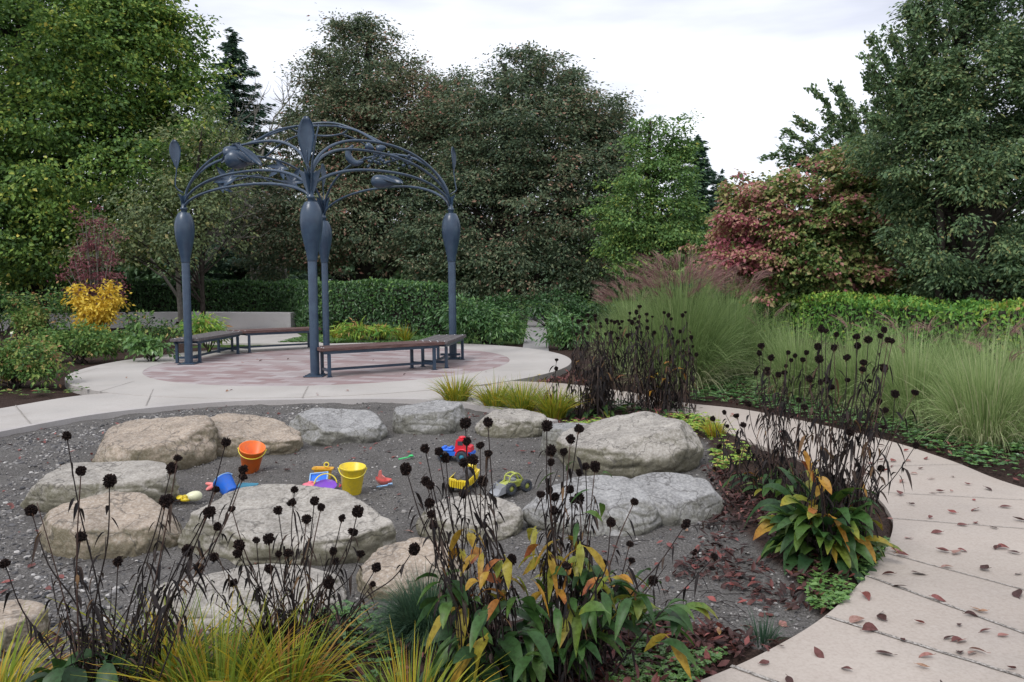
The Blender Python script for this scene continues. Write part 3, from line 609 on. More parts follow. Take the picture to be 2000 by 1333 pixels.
# ================================================================== BENCHES
def bench(o0, o1, i0, i1, label, woodm, zt=.45):
    o0, o1, i0, i1 = (V3(*p, 0) for p in (o0, o1, i0, i1)); c = (o0+o1+i0+i1)/4
    d = norm(o1-o0); rz = math.atan2(d[1], d[0]); t = thing('bench', c, label, 'bench', 'steel framed benches curving round the arbor', rz)
    R = np.array([[math.cos(rz), math.sin(rz), 0], [-math.sin(rz), math.cos(rz), 0], [0, 0, 1]])
    o0, o1, i0, i1 = (R@(p-c) for p in (o0, o1, i0, i1)); g = Geo()
    K = 4
    for k in range(K):
        a, b = (k+.03)/K, (k+.97)/K; A0, A1 = o0+(i0-o0)*a, o0+(i0-o0)*b; B0, B1 = o1+(i1-o1)*a, o1+(i1-o1)*b
        V = [p+V3(0, 0, z) for z in (zt-.048, zt-.004) for p in (A0, B0, B1, A1)]; ins = [p+V3(0, 0, zt) for p in (A0, B0, B1, A1)]
        cc = sum(ins)/4; ins = [p+norm(cc-p)*.004 for p in ins]
        g.add(V+ins, [(3, 2, 1, 0), (0, 1, 5, 4), (1, 2, 6, 5), (2, 3, 7, 6), (3, 0, 4, 7), (4, 5, 9, 8), (5, 6, 10, 9), (6, 7, 11, 10), (7, 4, 8, 11), (8, 9, 10, 11)])
    g.build('seat', woodm, t, smooth=False)
    def lerp(u, v): A = o0+(o1-o0)*u; B = i0+(i1-i0)*u; return A+(B-A)*v
    def bar(p, q, w_, z0, z1, g):
        dd = norm(q-p); n = V3(-dd[1], dd[0], 0)*w_/2
        V = [x+V3(0, 0, z) for z in (z0, z1) for x in (p-n, q-n, q+n, p+n)]
        g.add(V, [(3, 2, 1, 0), (4, 5, 6, 7), (0, 1, 5, 4), (1, 2, 6, 5), (2, 3, 7, 6), (3, 0, 4, 7)])
    us = (.07, .93); fr = Geo()
    for v in (.1, .9): bar(lerp(.03, v), lerp(.97, v), .03, zt-.098, zt-.052, fr)
    for u in us: bar(lerp(u, .13), lerp(u, .87), .03, zt-.096, zt-.054, fr)
    fr.build('frame', ST, t, smooth=False)
    for u in us:
        for v in (.1, .9):
            lg = Geo(); p = lerp(u, v); box(p[0]-.024, p[0]+.024, p[1]-.024, p[1]+.024, 0.005, zt-.1, .004, g=lg)
            box(p[0]-.04, p[0]+.04, p[1]-.04, p[1]+.04, 0.0, .006, 0, g=lg); lg.build('leg', ST, t, smooth=False)
    rl = Geo()
    for u in us: bar(lerp(u, .17), lerp(u, .83), .03, .075, .115, rl)
    bar(lerp(us[0]+.01, .5), lerp(us[1]-.01, .5), .03, .076, .114, rl); rl.build('foot_rail', ST, t, smooth=False)
    bl = Geo()
    for u in (.03, .97):
        for v in (.12, .37, .63, .88): p = lerp(u, v); lathe([(.011, zt), (.009, zt+.005), (.001, zt+.006)], 8, g=bl, M=Matrix.Translation(Vector(p)))
    bl.build('bolts', M['bolt'], t)
bench((-2.90, 12.0), (-1.10, 12.98), (-3.12, 12.45), (-1.62, 13.30), 'reddish brown bench starting at the foot of the nearest post', M['wood'])
bench((-1.06, 13.03), (-.84, 14.60), (-1.58, 13.36), (-1.40, 14.62), 'short weathered bench at the right post seen end on', M['wood_grey'])
bench((-6.12, 16.6), (-6.17, 14.32), (-5.50, 16.22), (-5.66, 14.34), 'weathered grey brown bench beside the left post', M['wood_grey'])
bench((-4.40, 17.62), (-6.06, 16.66), (-4.10, 17.10), (-5.46, 16.28), 'reddish brown bench at the back between the left post and the rear post', M['wood'])
# ================================================================== TOYS
def settoy(px, py, rz=0, tilt=(0, 0), z=-.06, name='toy', **k):
    p = G(px, py, z); o = thing(name, (p[0], p[1], gz(p[0], p[1])), k['label'], k['cat'], k.get('group'))
    o.rotation_euler = (tilt[0], tilt[1], rz); return o
def bucket(px, py, m, label, rt, rb, h, tilt=(0, 0), rz=0, han=M['handle_yellow'], name='bucket', dropfront=True, zoff=0, sink=0, hang=(-1, .0)):
    o = settoy(px, py, rz, tilt, name=name, label=label, cat='bucket', group='plastic sand buckets'); o.location.z += zoff
    lathe([(.001, 0), (rb*.96, 0), (rb, .004), (rt*.985, h-.016), (rt, h-.015), (rt*1.04, h-.012), (rt*1.045, h-.002), (rt*1.03, h), (rt*.965, h-.002), (rb*.95, .01), (.001, .009)], 36).build('body', m, o)
    if han:
        t = np.linspace(0, PI, 20); a = hang[0]*1.15; P = np.stack([rt*1.05*np.cos(t), np.sin(t)*rt*1.05*math.sin(a), h-.02+np.sin(t)*rt*1.15*math.cos(a)*1], 1)
        P[:, 1] -= np.sin(t)*.0
        P2 = P.copy(); g = Geo(); tube(P2, .0042, 6, g=g)
        for s in (-1, 1): ball((s*rt*1.05, 0, h-.02), .009, 1, g=g)
        g.build('handle', han, o)
    return o
bucket(489, 916, M['orange'], 'orange bucket with a yellow handle leaning open toward the viewer', .101, .066, .225, (math.radians(20), math.radians(7)), .25, hang=(-1.6, 0), zoff=.01)
bucket(687, 958, M['yellow'], 'bright yellow bucket standing upright, right of the purple dish', .093, .068, .205, (math.radians(5), math.radians(3)), .2, hang=(-1.75, 0))
bucket(452, 966, M['blue'], 'blue bucket tipped on its side behind the widest boulder', .085, .062, .16, (math.radians(-38), math.radians(-38)), .3, han=M['pale_blue'], hang=(-1.2, 0), zoff=.025).scale = (.84, .84, .84)
# square castle mould with a ring on its far rim
o = settoy(629, 929, .12, (math.radians(-6), math.radians(4)), name='sand_mould', label='amber square castle mould with a ring on its rim, left of the yellow bucket', cat='toy', group='sand moulds and small plastic toys')
lathe([(.001, 0), (.056, 0), (.060, .006), (.066, .10), (.080, .103), (.082, .113), (.074, .114), (.062, .108), (.05, .012), (.001, .011)], 40, sq=1).build('body', M['amber'], o, smooth=False)
th = np.linspace(0, 2*PI, 21)[:-1]; tube(np.stack([.02+.018*np.cos(th), 0*th+.05, .132+.018*np.sin(th)], 1), .005, 6, closed=True, cap=False).build('ring_handle', M['handle_yellow'], o)
o = settoy(623, 943, .1, (math.radians(28), math.radians(-4)), name='sand_tray', label='small blue rectangular tray with a pale rim in front of the amber mould', cat='toy', group='sand moulds and small plastic toys'); o.location.z += .055
g = Geo(); box(-.062, .062, -.045, .045, -.012, 0, .004, g=g); g.build('base', M['blue'], o, False)
g = Geo()
for a in ((-.07, .07, -.052, -.043), (-.07, .07, .043, .052), (-.07, -.061, -.042, .042), (.061, .07, -.042, .042)): box(*a, -.012, .014, .002, g=g)
g.build('rim', M['pale_blue'], o, False)
o = settoy(636, 953, .2, (math.radians(16), 0), name='toy_dish', label='purple dish with a yellow handle behind the widest boulder', cat='toy', group='sand moulds and small plastic toys'); o.location.z += .02
lathe([(.001, 0), (.06, .004), (.082, .022), (.085, .024), (.080, .020), (.05, .008), (.001, .006)], 28).build('bowl', M['purple'], o)
t = np.linspace(0, PI, 18); tube(np.stack([.082*np.cos(t), .02+.05*np.sin(t), .024+.055*np.sin(t)], 1), .005, 6).build('handle', M['handle_yellow'], o)
o = settoy(607, 950, .2, (0, 0), name='sand_mould', label='hot pink flat mould beside the purple dish', cat='toy', group='sand moulds and small plastic toys'); o.location.z += .02
g = Geo(); V, F = ICO[2]; th = np.arctan2(V[:, 1], V[:, 0]); W = V*V3(.065, .045, .025); W[:, :2] *= (1+.18*np.cos(5*th))[:, None]; g.add(W, F).build('body', M['pink'], o); lathe([(.02, .02), (.02, .032), (.001, .034)], 14).build('knob', M['pink'], o)
# salmon boat mould with a fin
o = settoy(749, 941, -.2, (math.radians(10), math.radians(6)), name='toy_boat', label='salmon pink toy boat with a pointed fin, right of the yellow bucket', cat='toy'); o.location.z += .015
g = Geo(); S = 12; V = []; 
for i in range(S):
    t = i/(S-1)*2-1; wv = .035*(1-abs(t)**2.2)**.7+.002
    for a in np.linspace(0, PI, 7): V.append((t*.066, wv*math.cos(a), .04-.045*math.sin(a)*(1-.5*abs(t)**2)+.012*t*t))
k = np.arange(6); F = np.concatenate([np.stack([i*7+k, i*7+k+1, i*7+7+k+1, i*7+7+k], 1) for i in range(S-1)]); g.add(V, F); V2 = np.array(V)*[.9, .85, .8]+[0, 0, .006]; g.add(V2, F[:, ::-1])
g.build('hull', M['salmon'], o)
g = Geo(); pr = [(-.05, .03), (.0, .028), (.01, .06), (-.015, .075), (-.02, .115), (-.038, .105), (-.04, .06)]; V = [(x, y, z) for y in (-.006, .006) for x, z in pr]; g.add(V, [(i, (i+1) % 7, 7+(i+1) % 7, 7+i) for i in range(7)]); g.t.append(np.array([(0, i+1, i) for i in range(1, 6)]+[(7, 7+i, 8+i) for i in range(1, 6)])); g.build('fin', M['salmon'], o, False)
def stick(px, py, m, label, L_, rz, name='toy_shovel', blade=True, cat='shovel'):
    o = settoy(px, py, rz, (0, math.radians(-4)), name=name, label=label, cat=cat, group='small plastic toys lying on the sand'); o.location.z += .012
    tube([(-L_/2, 0, 0), (0, 0, .003), (L_*.2, 0, .004)], .0065, 8).build('handle', m, o)
    g = Geo(); S = 8; V = []
    for i in range(S):
        t = i/(S-1); wv = (.010+.018*math.sin(min(1, t*1.15)*PI*.55)) if blade else .008+.006*t
        for u in (-1, -.5, 0, .5, 1): V.append((L_*.2+t*L_*.3, u*wv, .004+.014*u*u*(1 if t > .1 else .5)))
    for i in range(S):
        for u in range(5): x = V[i*5+u]; V.append((x[0], x[1], x[2]-.003))
    F = [(i*5+k, i*5+k+1, i*5+6+k, i*5+5+k) for i in range(S-1) for k in range(4)]; F += [(b+40, a+40, d+40, c+40) for a, b, c, d in F]
    F += [(i*5, i*5+5, i*5+45, i*5+40) for i in range(S-1)]+[(i*5+4, i*5+44, i*5+49, i*5+9) for i in range(S-1)]+[(35+k, 36+k, 76+k, 75+k) for k in range(4)]
    g.add(V, F); g.build('blade', m, o)
stick(793, 894, M['green'], 'bright green little scoop lying alone on the sand', .13, .35)
stick(872, 974, M['pink'], 'bright pink little scoop near the coneflower stems', .09, .6)
stick(751, 946, M['pale_blue'], 'pale blue stick under the salmon toy boat', .12, .1, 'toy_stick', False, 'toy')
stick(664, 944, M['red'], 'small dark red stick between the purple dish and yellow bucket', .05, 1.4, 'toy_stick', False, 'toy')
for k, (px, py) in enumerate(((483, 959), (500, 965))):
    o = settoy(px, py, -.15-.1*k, (math.radians(14), 0), name='toy_rake', label='teal toy rake next to the blue bucket, '+('the rear of two' if k == 0 else 'the front of two'), cat='rake', group='teal toy rakes'); o.location.z += .05
    g = Geo(); box(-.07, -.055, -.035, .035, -.005, .006, .002, g=g); g.build('bar', M['teal'], o, False)
    g = Geo()
    for q in range(4): box(-.054, .075, -.034+q*.02, -.025+q*.02, -.004, .005, .0015, g=g)
    g.build('tines', M['teal'], o, False)
# starfish mould
o = settoy(420, 950, .4, (math.radians(18), 0), name='toy_starfish', label='faded salmon starfish mould between the cream whale and blue bucket', cat='toy', group='sand moulds and small plastic toys'); o.location.z += .04
g = Geo(); V, F = ICO[3]; th = np.arctan2(V[:, 1], V[:, 0]); W = V.copy(); W[:, :2] *= (.055*(1+.5*np.cos(5*th)))[:, None]; W[:, 2] *= .018; g.add(W, F).build('body', M['salmon'], o)
ball((0, 0, .016), (.012, .012, .008), 1).build('knob', M['pink'], o)
# cream whale on yellow base
o = settoy(374, 978, .25, (math.radians(8), 0), name='toy_whale', label='cream and yellow plastic whale behind the widest boulder', cat='toy'); o.location.z += .06; o.scale = (.78, .78, .78)
g = Geo(); V, F = ICO[3]; W = V*V3(.075, .05, .045); W[:, 2] *= 1+.25*V[:, 0]; W[:, 0] += .02; g.add(W, F).build('body', M['cream'], o)
g = Geo(); ball((-.045, 0, -.015), (.06, .052, .028), 2, g=g); ball((-.10, 0, .0), (.03, .045, .012), 2, g=g); g.build('tail', M['yellow'], o)
tube(np.stack([-.05+.02*np.cos(np.linspace(0, 6.28, 17)[:-1]), 0*np.linspace(0, 1, 16)-.04, .01+.02*np.sin(np.linspace(0, 6.28, 17)[:-1])], 1), .006, 6, closed=True, cap=False).build('ring', M['yellow'], o)
def wheel(o, x, y, z, r, wd, tm, hm, n=24):
    Mx = Matrix.Translation((x, y, z)) @ Matrix.Rotation(PI/2, 4, 'X'); g = Geo()
    lathe([(r*.55, -wd/2), (r*.9, -wd/2), (r, -wd*.36), (r, wd*.36), (r*.9, wd/2), (r*.55, wd/2), (r*.5, wd*.3), (r*.5, -wd*.3), (r*.55, -wd/2)], n, g=g, M=Mx)
    for k in range(14):
        a = k*2*PI/14; c, s = math.cos(a), math.sin(a); q = Geo(); box(r*.97, r*1.05, -wd*.42, wd*.42, -r*.07, r*.07, 0, g=q); q.xf(Matrix.Translation((x, y, z)) @ Matrix.Rotation(a, 4, 'Y')); g.add(q.v[0], q.q[0])
    w_ = g.build('wheel', tm, o, False); lathe([(.001, -wd*.38), (r*.2, -wd*.42), (r*.3, -wd*.3), (r*.52, -wd*.25), (r*.54, wd*.25), (r*.3, wd*.3), (r*.2, wd*.42), (.001, wd*.38)], n, M=Mx).build('hub', hm, w_)
def prism(prof, y0, y1, g=None, b=0):
    g = g or Geo(); n = len(prof); V = [(x, y, z) for y in (y0, y1) for x, z in prof]; k = np.arange(n); bb = g.n
    g.add(V, np.stack([k, n+k, n+(k+1) % n, (k+1) % n], 1)); c = np.mean(prof, 0)
    g.add([(c[0], y0, c[1]), (c[0], y1, c[1])], np.zeros((0, 3), int)); m_ = bb+2*n
    g.t.append(np.array([(m_, bb+i, bb+(i+1) % n) for i in range(n)]+[(m_+1, bb+n+(i+1) % n, bb+n+i) for i in range(n)])); return g
# red and blue truck (nose to the right)
o = settoy(893, 893, -.22, (0, 0), name='toy_truck', label='red cabbed toy truck on a blue chassis with big grey wheels', cat='toy truck'); W_ = .065
prism([(-.15, .05), (.145, .05), (.155, .062), (.15, .082), (-.04, .085), (-.15, .08)], -W_*.9, W_*.9).build('chassis', M['blue'], o, False)
g = Geo(); box(-.15, -.02, -W_*.95, W_*.95, .084, .105, .006, g=g); box(-.13, -.10, -W_*.6, W_*.6, .104, .12, .004, g=g); box(-.07, -.04, -W_*.6, W_*.6, .104, .118, .004, g=g); g.build('flatbed', M['blue'], o, False)
prism([(-.01, .087), (.14, .087), (.135, .125), (.10, .135), (.085, .19), (.075, .196), (.02, .196), (.008, .188)], -W_*.85, W_*.85).build('cab', M['red'], o, False)
g = Geo(); box(.022, .068, -W_*.86-.002, W_*.86+.002, .142, .178, 0, g=g); g.build('window', M['tyre'], o, False)
g = Geo(); lathe([(.001, .196), (.03, .196), (.034, .205), (.02, .212), (.001, .213)], 16, M=Matrix.Translation((.048, 0, 0)), g=g); g.build('roof_light', M['red'], o)
g = Geo()
for s in (-1, 1):
    a = np.linspace(0, PI, 12); tube(np.stack([.06+.058*np.cos(a), 0*a+s*W_*.9, .05+.056*np.sin(a)], 1), .008, 6, g=g)
g.build('fender', M['red'], o)
for x in (-.105, .06):
    for s in (-1, 1): wheel(o, x, s*W_*1.08, .045, .047, .035, M['tyre'], M['teal'])
# yellow dumper seen from its tailgate, heaped with sand
o = settoy(905, 945, 1.25, (math.radians(6), math.radians(-6)), name='toy_dumper', label='yellow toy dump truck with a ribbed bed heaped with grey sand', cat='toy truck'); o.location.z += .0
g = Geo()
prism([(-.12, .055), (.10, .05), (.15, .12), (.138, .12), (.095, .062), (-.105, .067), (-.115, .12), (-.128, .12)], -.07, .07, g=g)
prism([(-.118, .06), (.10, .055), (.143, .118), (-.12, .118)], -.074, -.069, g=g); prism([(-.118, .06), (.10, .055), (.143, .118), (-.12, .118)], .069, .074, g=g); g.build('dump_bed', M['yellow'], o, False)
g = Geo()
for k in range(7): box(-.136, -.128, -.06+k*.018, -.05+k*.018, .058, .115, .001, g=g)
for k in range(6):
    for s in (-1, 1): box(-.09+k*.034, -.08+k*.034, s*.077-.003, s*.077+.003, .064, .112, .001, g=g)
g.build('ribs', M['yellow'], o, False)
V, F = ICO[3]; g = Geo(); W = V*V3(.125, .062, .06)*(1+.1*fbm(V, 4, 3)[:, None]); W[:, 2] = np.maximum(W[:, 2], -.02); g.add(W+V3(0, 0, .11), F).build('sand_load', M['sandfill'], o)
g = Geo(); box(.10, .165, -.05, .05, .04, .125, .008, g=g); box(.10, .15, -.045, .045, .125, .165, .008, g=g); g.build('cab', M['yellow'], o, False)
for x in (-.08, .10):
    for s in (-1, 1): wheel(o, x, s*.066, .036, .037, .03, M['tyre'], M['yellow'])
# lime buggy with a grey scoop (nose to the lower left)
o = settoy(1002, 952, .65, (0, 0), name='toy_buggy', label='lime green toy loader buggy with grey front scoop and black tyres', cat='toy truck')
prism([(-.11, .04), (.10, .04), (.11, .07), (.04, .085), (-.05, .08), (-.11, .07)], -.03, .03).build('chassis', M['lime'], o, False)
g = Geo()
for s in (-1, 1): tube(spline([(-.06, s*.03, .07), (-.045, s*.032, .125), (0, s*.03, .14), (.035, s*.03, .13), (.075, s*.03, .075)], 14), .006, 6, g=g)
for x, z in ((-.045, .125), (.0, .14), (.035, .13)): tube([(x, -.03, z), (x, .03, z)], .006, 6, g=g)
g.build('roll_cage', M['lime'], o)
box(-.03, .02, -.022, .022, .075, .10, .006).build('driver_seat', M['toy_grey'], o, False)
g = Geo(); prism([(-.19, .004), (-.115, .02), (-.105, .075), (-.115, .08), (-.125, .035), (-.19, .012)], -.055, .055, g=g); prism([(-.185, .004), (-.11, .018), (-.105, .08), (-.15, .06)], -.06, -.055, g=g); prism([(-.185, .004), (-.11, .018), (-.105, .08), (-.15, .06)], .055, .06, g=g)
g.build('scoop', M['toy_grey'], o, False)
g = Geo()
for s in (-1, 1): tube([(-.12, s*.035, .06), (-.05, s*.04, .085), (.02, s*.035, .075)], .006, 6, g=g)
g.build('lift_arm', M['lime'], o)
for x in (-.065, .08):
    for s in (-1, 1): wheel(o, x, s*.058, .043, .044, .036, M['tyre'], M['lime'])
# ================================================================== TREES AND SHRUBS
def crown_geo(lobes, Y, rr, clump_d, per, cs, leaf, tone, flat=.5, aspect=.55, up_bias=.6, hollow=.55, outline=.22, dens_pow=1.0, droop=.15, front=.0, gap=None, gapf=.9, sprig=0):
    """lobes: (px, py, rx_px, ry_px[, dY]) seen at distance Y. Returns leaf geometry and the clump centres"""
    g = Geo(); CC = []
    for lb in lobes:
        px, py, rx, ry = lb[:4]; dY = lb[4] if len(lb) > 4 else 0
        y = Y+dY; c = D(px, py, y); R = V3(rx*y/FPX, min(rx, ry*1.2)*y/FPX*.9, ry*y/FPX)
        vol = 4*PI*((R[0]*R[1]+R[0]*R[2]+R[1]*R[2])/3); n = int(vol*clump_d)
        u = norm(rr.normal(0, 1, (n, 3)))
        if front: k = (u[:, 1] < front) | (rr.uniform(0, 1, n) < .25); u = u[k]; n = len(u)
        r = hollow+(1-hollow)*rr.uniform(0, 1, n)**.45
        r = r*(1+outline*fbm(u, 2.3, 3, int(rr.integers(99))))
        p = c+u*R*r[:, None]; p = p[p[:, 2] > .15]; CC.append(p)
        for q in range(int(sprig*vol**.5)):
            a = norm(rr.normal(0, 1, 3)+V3(0, 0, .5)); e = c+a*R*rr.uniform(.9, 1.02); dd = norm(a*R+V3(0, 0, .8)*R[2]*.4+rr.normal(0, .3, 3)*R[0]); L_ = rr.uniform(.5, 1.5)*min(R[0], R[2])*.28
            CC.append(e+dd*(np.linspace(0, 1, 6)*L_)[:, None]+rr.normal(0, .03, (6, 3)))
    CC = np.concatenate(CC)
    if gap is not None: CC = CC[vnoise(CC*gapf, 31) > gap+.25*rr.normal(0, 1, len(CC))]
    n = len(CC)
    ctr0 = CC.mean(0); size = cs*rr.uniform(.6, 1.35, n); ct = rr.normal(0, 1, n)
    patch = fbm(CC, .55, 2, 7)
    per_n = per; o = rr.normal(0, 1, (n, per_n, 3)); o[..., 2] *= flat; o = o*size[:, None, None]*.62
    o[..., 2] -= droop*np.linalg.norm(o[..., :2], axis=-1)
    C = (CC[:, None]+o).reshape(-1, 3); outd = norm(CC-ctr0)
    dr = norm(o+.25*rr.normal(0, 1, o.shape)*cs+outd[:, None]*cs*.25).reshape(-1, 3); dr[:, 2] -= .3
    nn = norm(rr.normal(0, .55, C.shape)+V3(0, 0, up_bias)+np.repeat(outd, per_n, 0)*.35)
    L_ = leaf*np.exp(rr.normal(0, .25, len(C))); tn = tone[0]+tone[1]*np.repeat(ct*.5+patch*.9, per_n)+tone[2]*rr.normal(0, 1, len(C))
    leaf_quads(g, C, dr, nn, L_, L_*aspect, np.clip(tn, 0, 1)); return g, CC
def trunk_geo(base, top, r, CC, rr, nl=26, n=8, reach=.9):
    g = Geo(); H = top[2]-base[2]; m = spline([base, base+(top-base)*.35+V3(*rr.normal(0, .02*H, 2), 0), base+(top-base)*.7+V3(*rr.normal(0, .03*H, 2), 0), top], 16)
    tube(m, np.linspace(r*1.25, r*.25, 16), n+2, g=g)
    tube([base+V3(0, 0, -.1), base+V3(0, 0, .12), base+V3(0, 0, .4)], [r*1.8, r*1.45, r*1.18], n+2, g=g)
    if len(CC):
        pick = CC[rr.choice(len(CC), min(nl, len(CC)), False)]
        for c in pick:
            f = np.clip((c[2]-base[2])/max(H, .1)*.75-rr.uniform(.05, .2), .12, .92); s = m[int(f*15)]
            e = s+(c-s)*reach*(.8 if len(CC) > 300 else 1); md = (s+e)/2+V3(0, 0, .12*np.linalg.norm(e-s)*rr.uniform(-.2, 1)); rb = r*(1.1-f)*.42+.01
            tube(spline([s, md, e], 9), np.linspace(rb, .008, 9), 5, g=g, cap=False)
            for q in range(2):
                k = rr.integers(3, 7); b0 = s+(e-s)*k/9+V3(0, 0, .08*np.linalg.norm(e-s)*0); b0 = spline([s, md, e], 9)[k]
                e2 = b0+(c-s)*.35+rr.normal(0, .09, 3)*np.linalg.norm(c-s); tube(spline([b0, (b0+e2)/2+rr.normal(0, .05, 3), e2], 6), np.linspace(rb*.4, .005, 6), 4, g=g, cap=False)
    return g
def tree(seed, Y, base_px, lobes, label, m, bark='bark', r=.25, top=None, cat='tree', name='tree', limbs=26, group=None, reach=.9, **kw):
    rr = np.random.default_rng(seed); b = D(base_px[0], 560, Y)*V3(1, 1, 0); t = thing(name, b, label, cat, group)
    g, CC = crown_geo(lobes, Y, rr, tone=kw.pop('tone', (.5, .12, .14)), **kw)
    tp = D(*(top or (base_px[0], min(l[1]-l[3]*.55 for l in lobes))), Y)
    tr = trunk_geo(b, tp, r, CC, rr, limbs, reach=reach)
    tr.xf(Matrix.Translation(-Vector(b))).build('trunk', M[bark], t)
    g.xf(Matrix.Translation(-Vector(b))).build('crown', m, t, smooth=False); return t
LM = {}
def LS(k, st): return [(p, tuple(x*k*1.4 for x in c)) for p, c in st]
LM['maple'] = leafmat('maple_foliage', LS(1.75, [(0, (.020, .04, .013)), (.35, (.042, .082, .02)), (.6, (.085, .135, .026)), (.82, (.19, .21, .04)), (1, (.34, .28, .06))]), .3)
LM['dull'] = leafmat('dull_green_foliage', LS(1.6, [(0, (.03, .045, .022)), (.4, (.06, .082, .036)), (.7, (.10, .12, .05)), (1, (.18, .15, .06))]), .25)
LM['brown'] = leafmat('russet_green_foliage', LS(1.9, [(0, (.022, .036, .024)), (.35, (.044, .064, .036)), (.6, (.075, .088, .048)), (.8, (.125, .088, .060)), (1, (.17, .07, .055))]), .25)
LM['dgreen'] = leafmat('dark_green_foliage', LS(1.6, [(0, (.022, .04, .022)), (.4, (.048, .082, .038)), (.7, (.085, .12, .05)), (1, (.17, .15, .06))]), .22)
LM['mgreen'] = leafmat('mid_green_foliage', LS(1.55, [(0, (.035, .07, .025)), (.45, (.075, .135, .04)), (.7, (.15, .19, .045)), (1, (.30, .24, .05))]), .3)
LM['pinkm'] = leafmat('pink_green_foliage', LS(1.4, [(0, (.045, .08, .03)), (.3, (.09, .14, .04)), (.5, (.17, .19, .06)), (.64, (.25, .16, .10)), (.82, (.26, .10, .11)), (1, (.19, .055, .07))]), .3)
LM['conif'] = leafmat('conifer_foliage', LS(1.8, [(0, (.018, .038, .028)), (.6, (.042, .072, .05)), (1, (.075, .11, .07))]), .1)
LM['plum'] = leafmat('plum_foliage', [(0, (.10, .04, .05)), (.5, (.22, .075, .09)), (1, (.36, .16, .15))], .3)
LM['gold'] = leafmat('golden_foliage', [(0, (.55, .34, .03)), (.5, (.74, .54, .06)), (1, (.85, .68, .14))], .35)
LM['hedge'] = leafmat('hedge_foliage', LS(1.25, [(0, (.016, .04, .015)), (.5, (.038, .085, .028)), (.8, (.08, .155, .032)), (1, (.17, .23, .04))]), .2, .4, .5)
LM['yhedge'] = leafmat('yellow_green_foliage', LS(1.25, [(0, (.03, .085, .02)), (.5, (.09, .20, .035)), (.85, (.24, .31, .05)), (1, (.28, .16, .07))]), .3)
LM['laurel'] = leafmat('laurel_foliage', LS(1.2, [(0, (.020, .052, .018)), (.5, (.045, .105, .032)), (1, (.11, .19, .05))]), .2, .35, .6)
LM['azalea'] = leafmat('azalea_foliage', LS(1.3, [(0, (.025, .055, .018)), (.4, (.065, .13, .03)), (.62, (.16, .2, .05)), (.8, (.26, .16, .07)), (1, (.22, .08, .055))]), .3)
# far woods behind everything
rr = np.random.default_rng(77)
lob = [(x, 520+rr.uniform(-18, 12), 150, 75+rr.uniform(-10, 25), rr.uniform(-2, 4)) for x in range(-200, 2300, 95)]
g, _ = crown_geo(lob, 52, rr, .9, 34, 1.0, .42, (.35, .1, .14), hollow=.3)
tag(g.build('distant_woods', LM['dgreen'], smooth=False), kind='stuff', label='dark woodland behind the garden trees', cat='woods')
# large maple, left
tree(1, 26, (60, 0), [(40, 180, 290, 260), (-140, 260, 260, 300), (230, 160, 165, 155, -.5), (308, 125, 72, 80, 0), (190, 330, 190, 180, -1.5), (40, 430, 220, 120, -2.5), (330, 270, 85, 130, -.8), (240, 60, 110, 75), (120, -40, 230, 130), (345, 215, 50, 60, .3)],
     'large green and yellow maple filling the upper left corner', LM['maple'], r=.45, clump_d=5.6, per=50, cs=.44, leaf=.115, tone=(.42, .13, .17), aspect=.7, limbs=40, outline=.3, flat=.4, gap=-.38, sprig=2)
tree(2, 23, (395, 0), [(395, 330, 100, 150), (330, 430, 120, 90, -1), (430, 420, 70, 80), (250, 470, 120, 55, -1)],
     'lighter leafy tree with thin crooked branches beside the left post', LM['dull'], 'bark', r=.06, clump_d=5.5, per=34, cs=.34, leaf=.10, tone=(.48, .14, .2), aspect=.55, limbs=26, gap=-.4, gapf=1.2, hollow=.2, reach=1.25)
# russet trees behind the arbor
KB = dict(clump_d=4.6, per=54, cs=.44, leaf=.115, aspect=.5, flat=.36, outline=.28, limbs=50, gap=-.52, gapf=1.3, sprig=1.8, droop=.05)
tree(3, 31, (722, 0), [(710, 150, 92, 84), (690, 85, 62, 42), (620, 150, 38, 52, .5), (660, 300, 105, 118), (790, 215, 112, 80), (870, 230, 85, 70), (760, 340, 150, 110), (600, 420, 130, 105, -1), (740, 440, 190, 95, -1), (560, 470, 120, 72, -1.5), (860, 420, 130, 120), (660, 205, 62, 70), (740, 250, 130, 110), (600, 300, 55, 75)],
     'russet green tree with a peaked top, behind the middle of the arbor', LM['brown'], r=.38, tone=(.50, .13, .18), **KB)
tree(4, 29, (985, 0), [(1050, 190, 95, 72), (1010, 145, 62, 38), (1120, 250, 110, 80), (960, 300, 120, 110), (1090, 370, 155, 130), (1160, 330, 85, 110), (960, 440, 160, 120), (1130, 470, 110, 90, -.5), (1010, 530, 170, 62, -1), (860, 500, 80, 70, -.5), (1200, 270, 50, 55), (1040, 290, 150, 130), (905, 240, 80, 80, 1), (1190, 420, 62, 110)],
     'broad russet green tree right of the arbor, its foliage nearly reaching the ground', LM['brown'], r=.36, tone=(.43, .15, .18), **KB)
tree(5, 25, (1270, 0), [(1280, 300, 48, 48), (1255, 268, 22, 38), (1337, 262, 15, 46), (1287, 255, 10, 34), (1312, 350, 50, 70), (1270, 400, 90, 90), (1225, 420, 58, 60), (1340, 455, 50, 70), (1290, 490, 110, 60)],
     'mid green tree with thin upright spires, right of the russet trees', LM['mgreen'], r=.16, clump_d=9, per=36, cs=.28, leaf=.10, tone=(.45, .13, .14), outline=.34, flat=.4, gap=-.45, sprig=2)
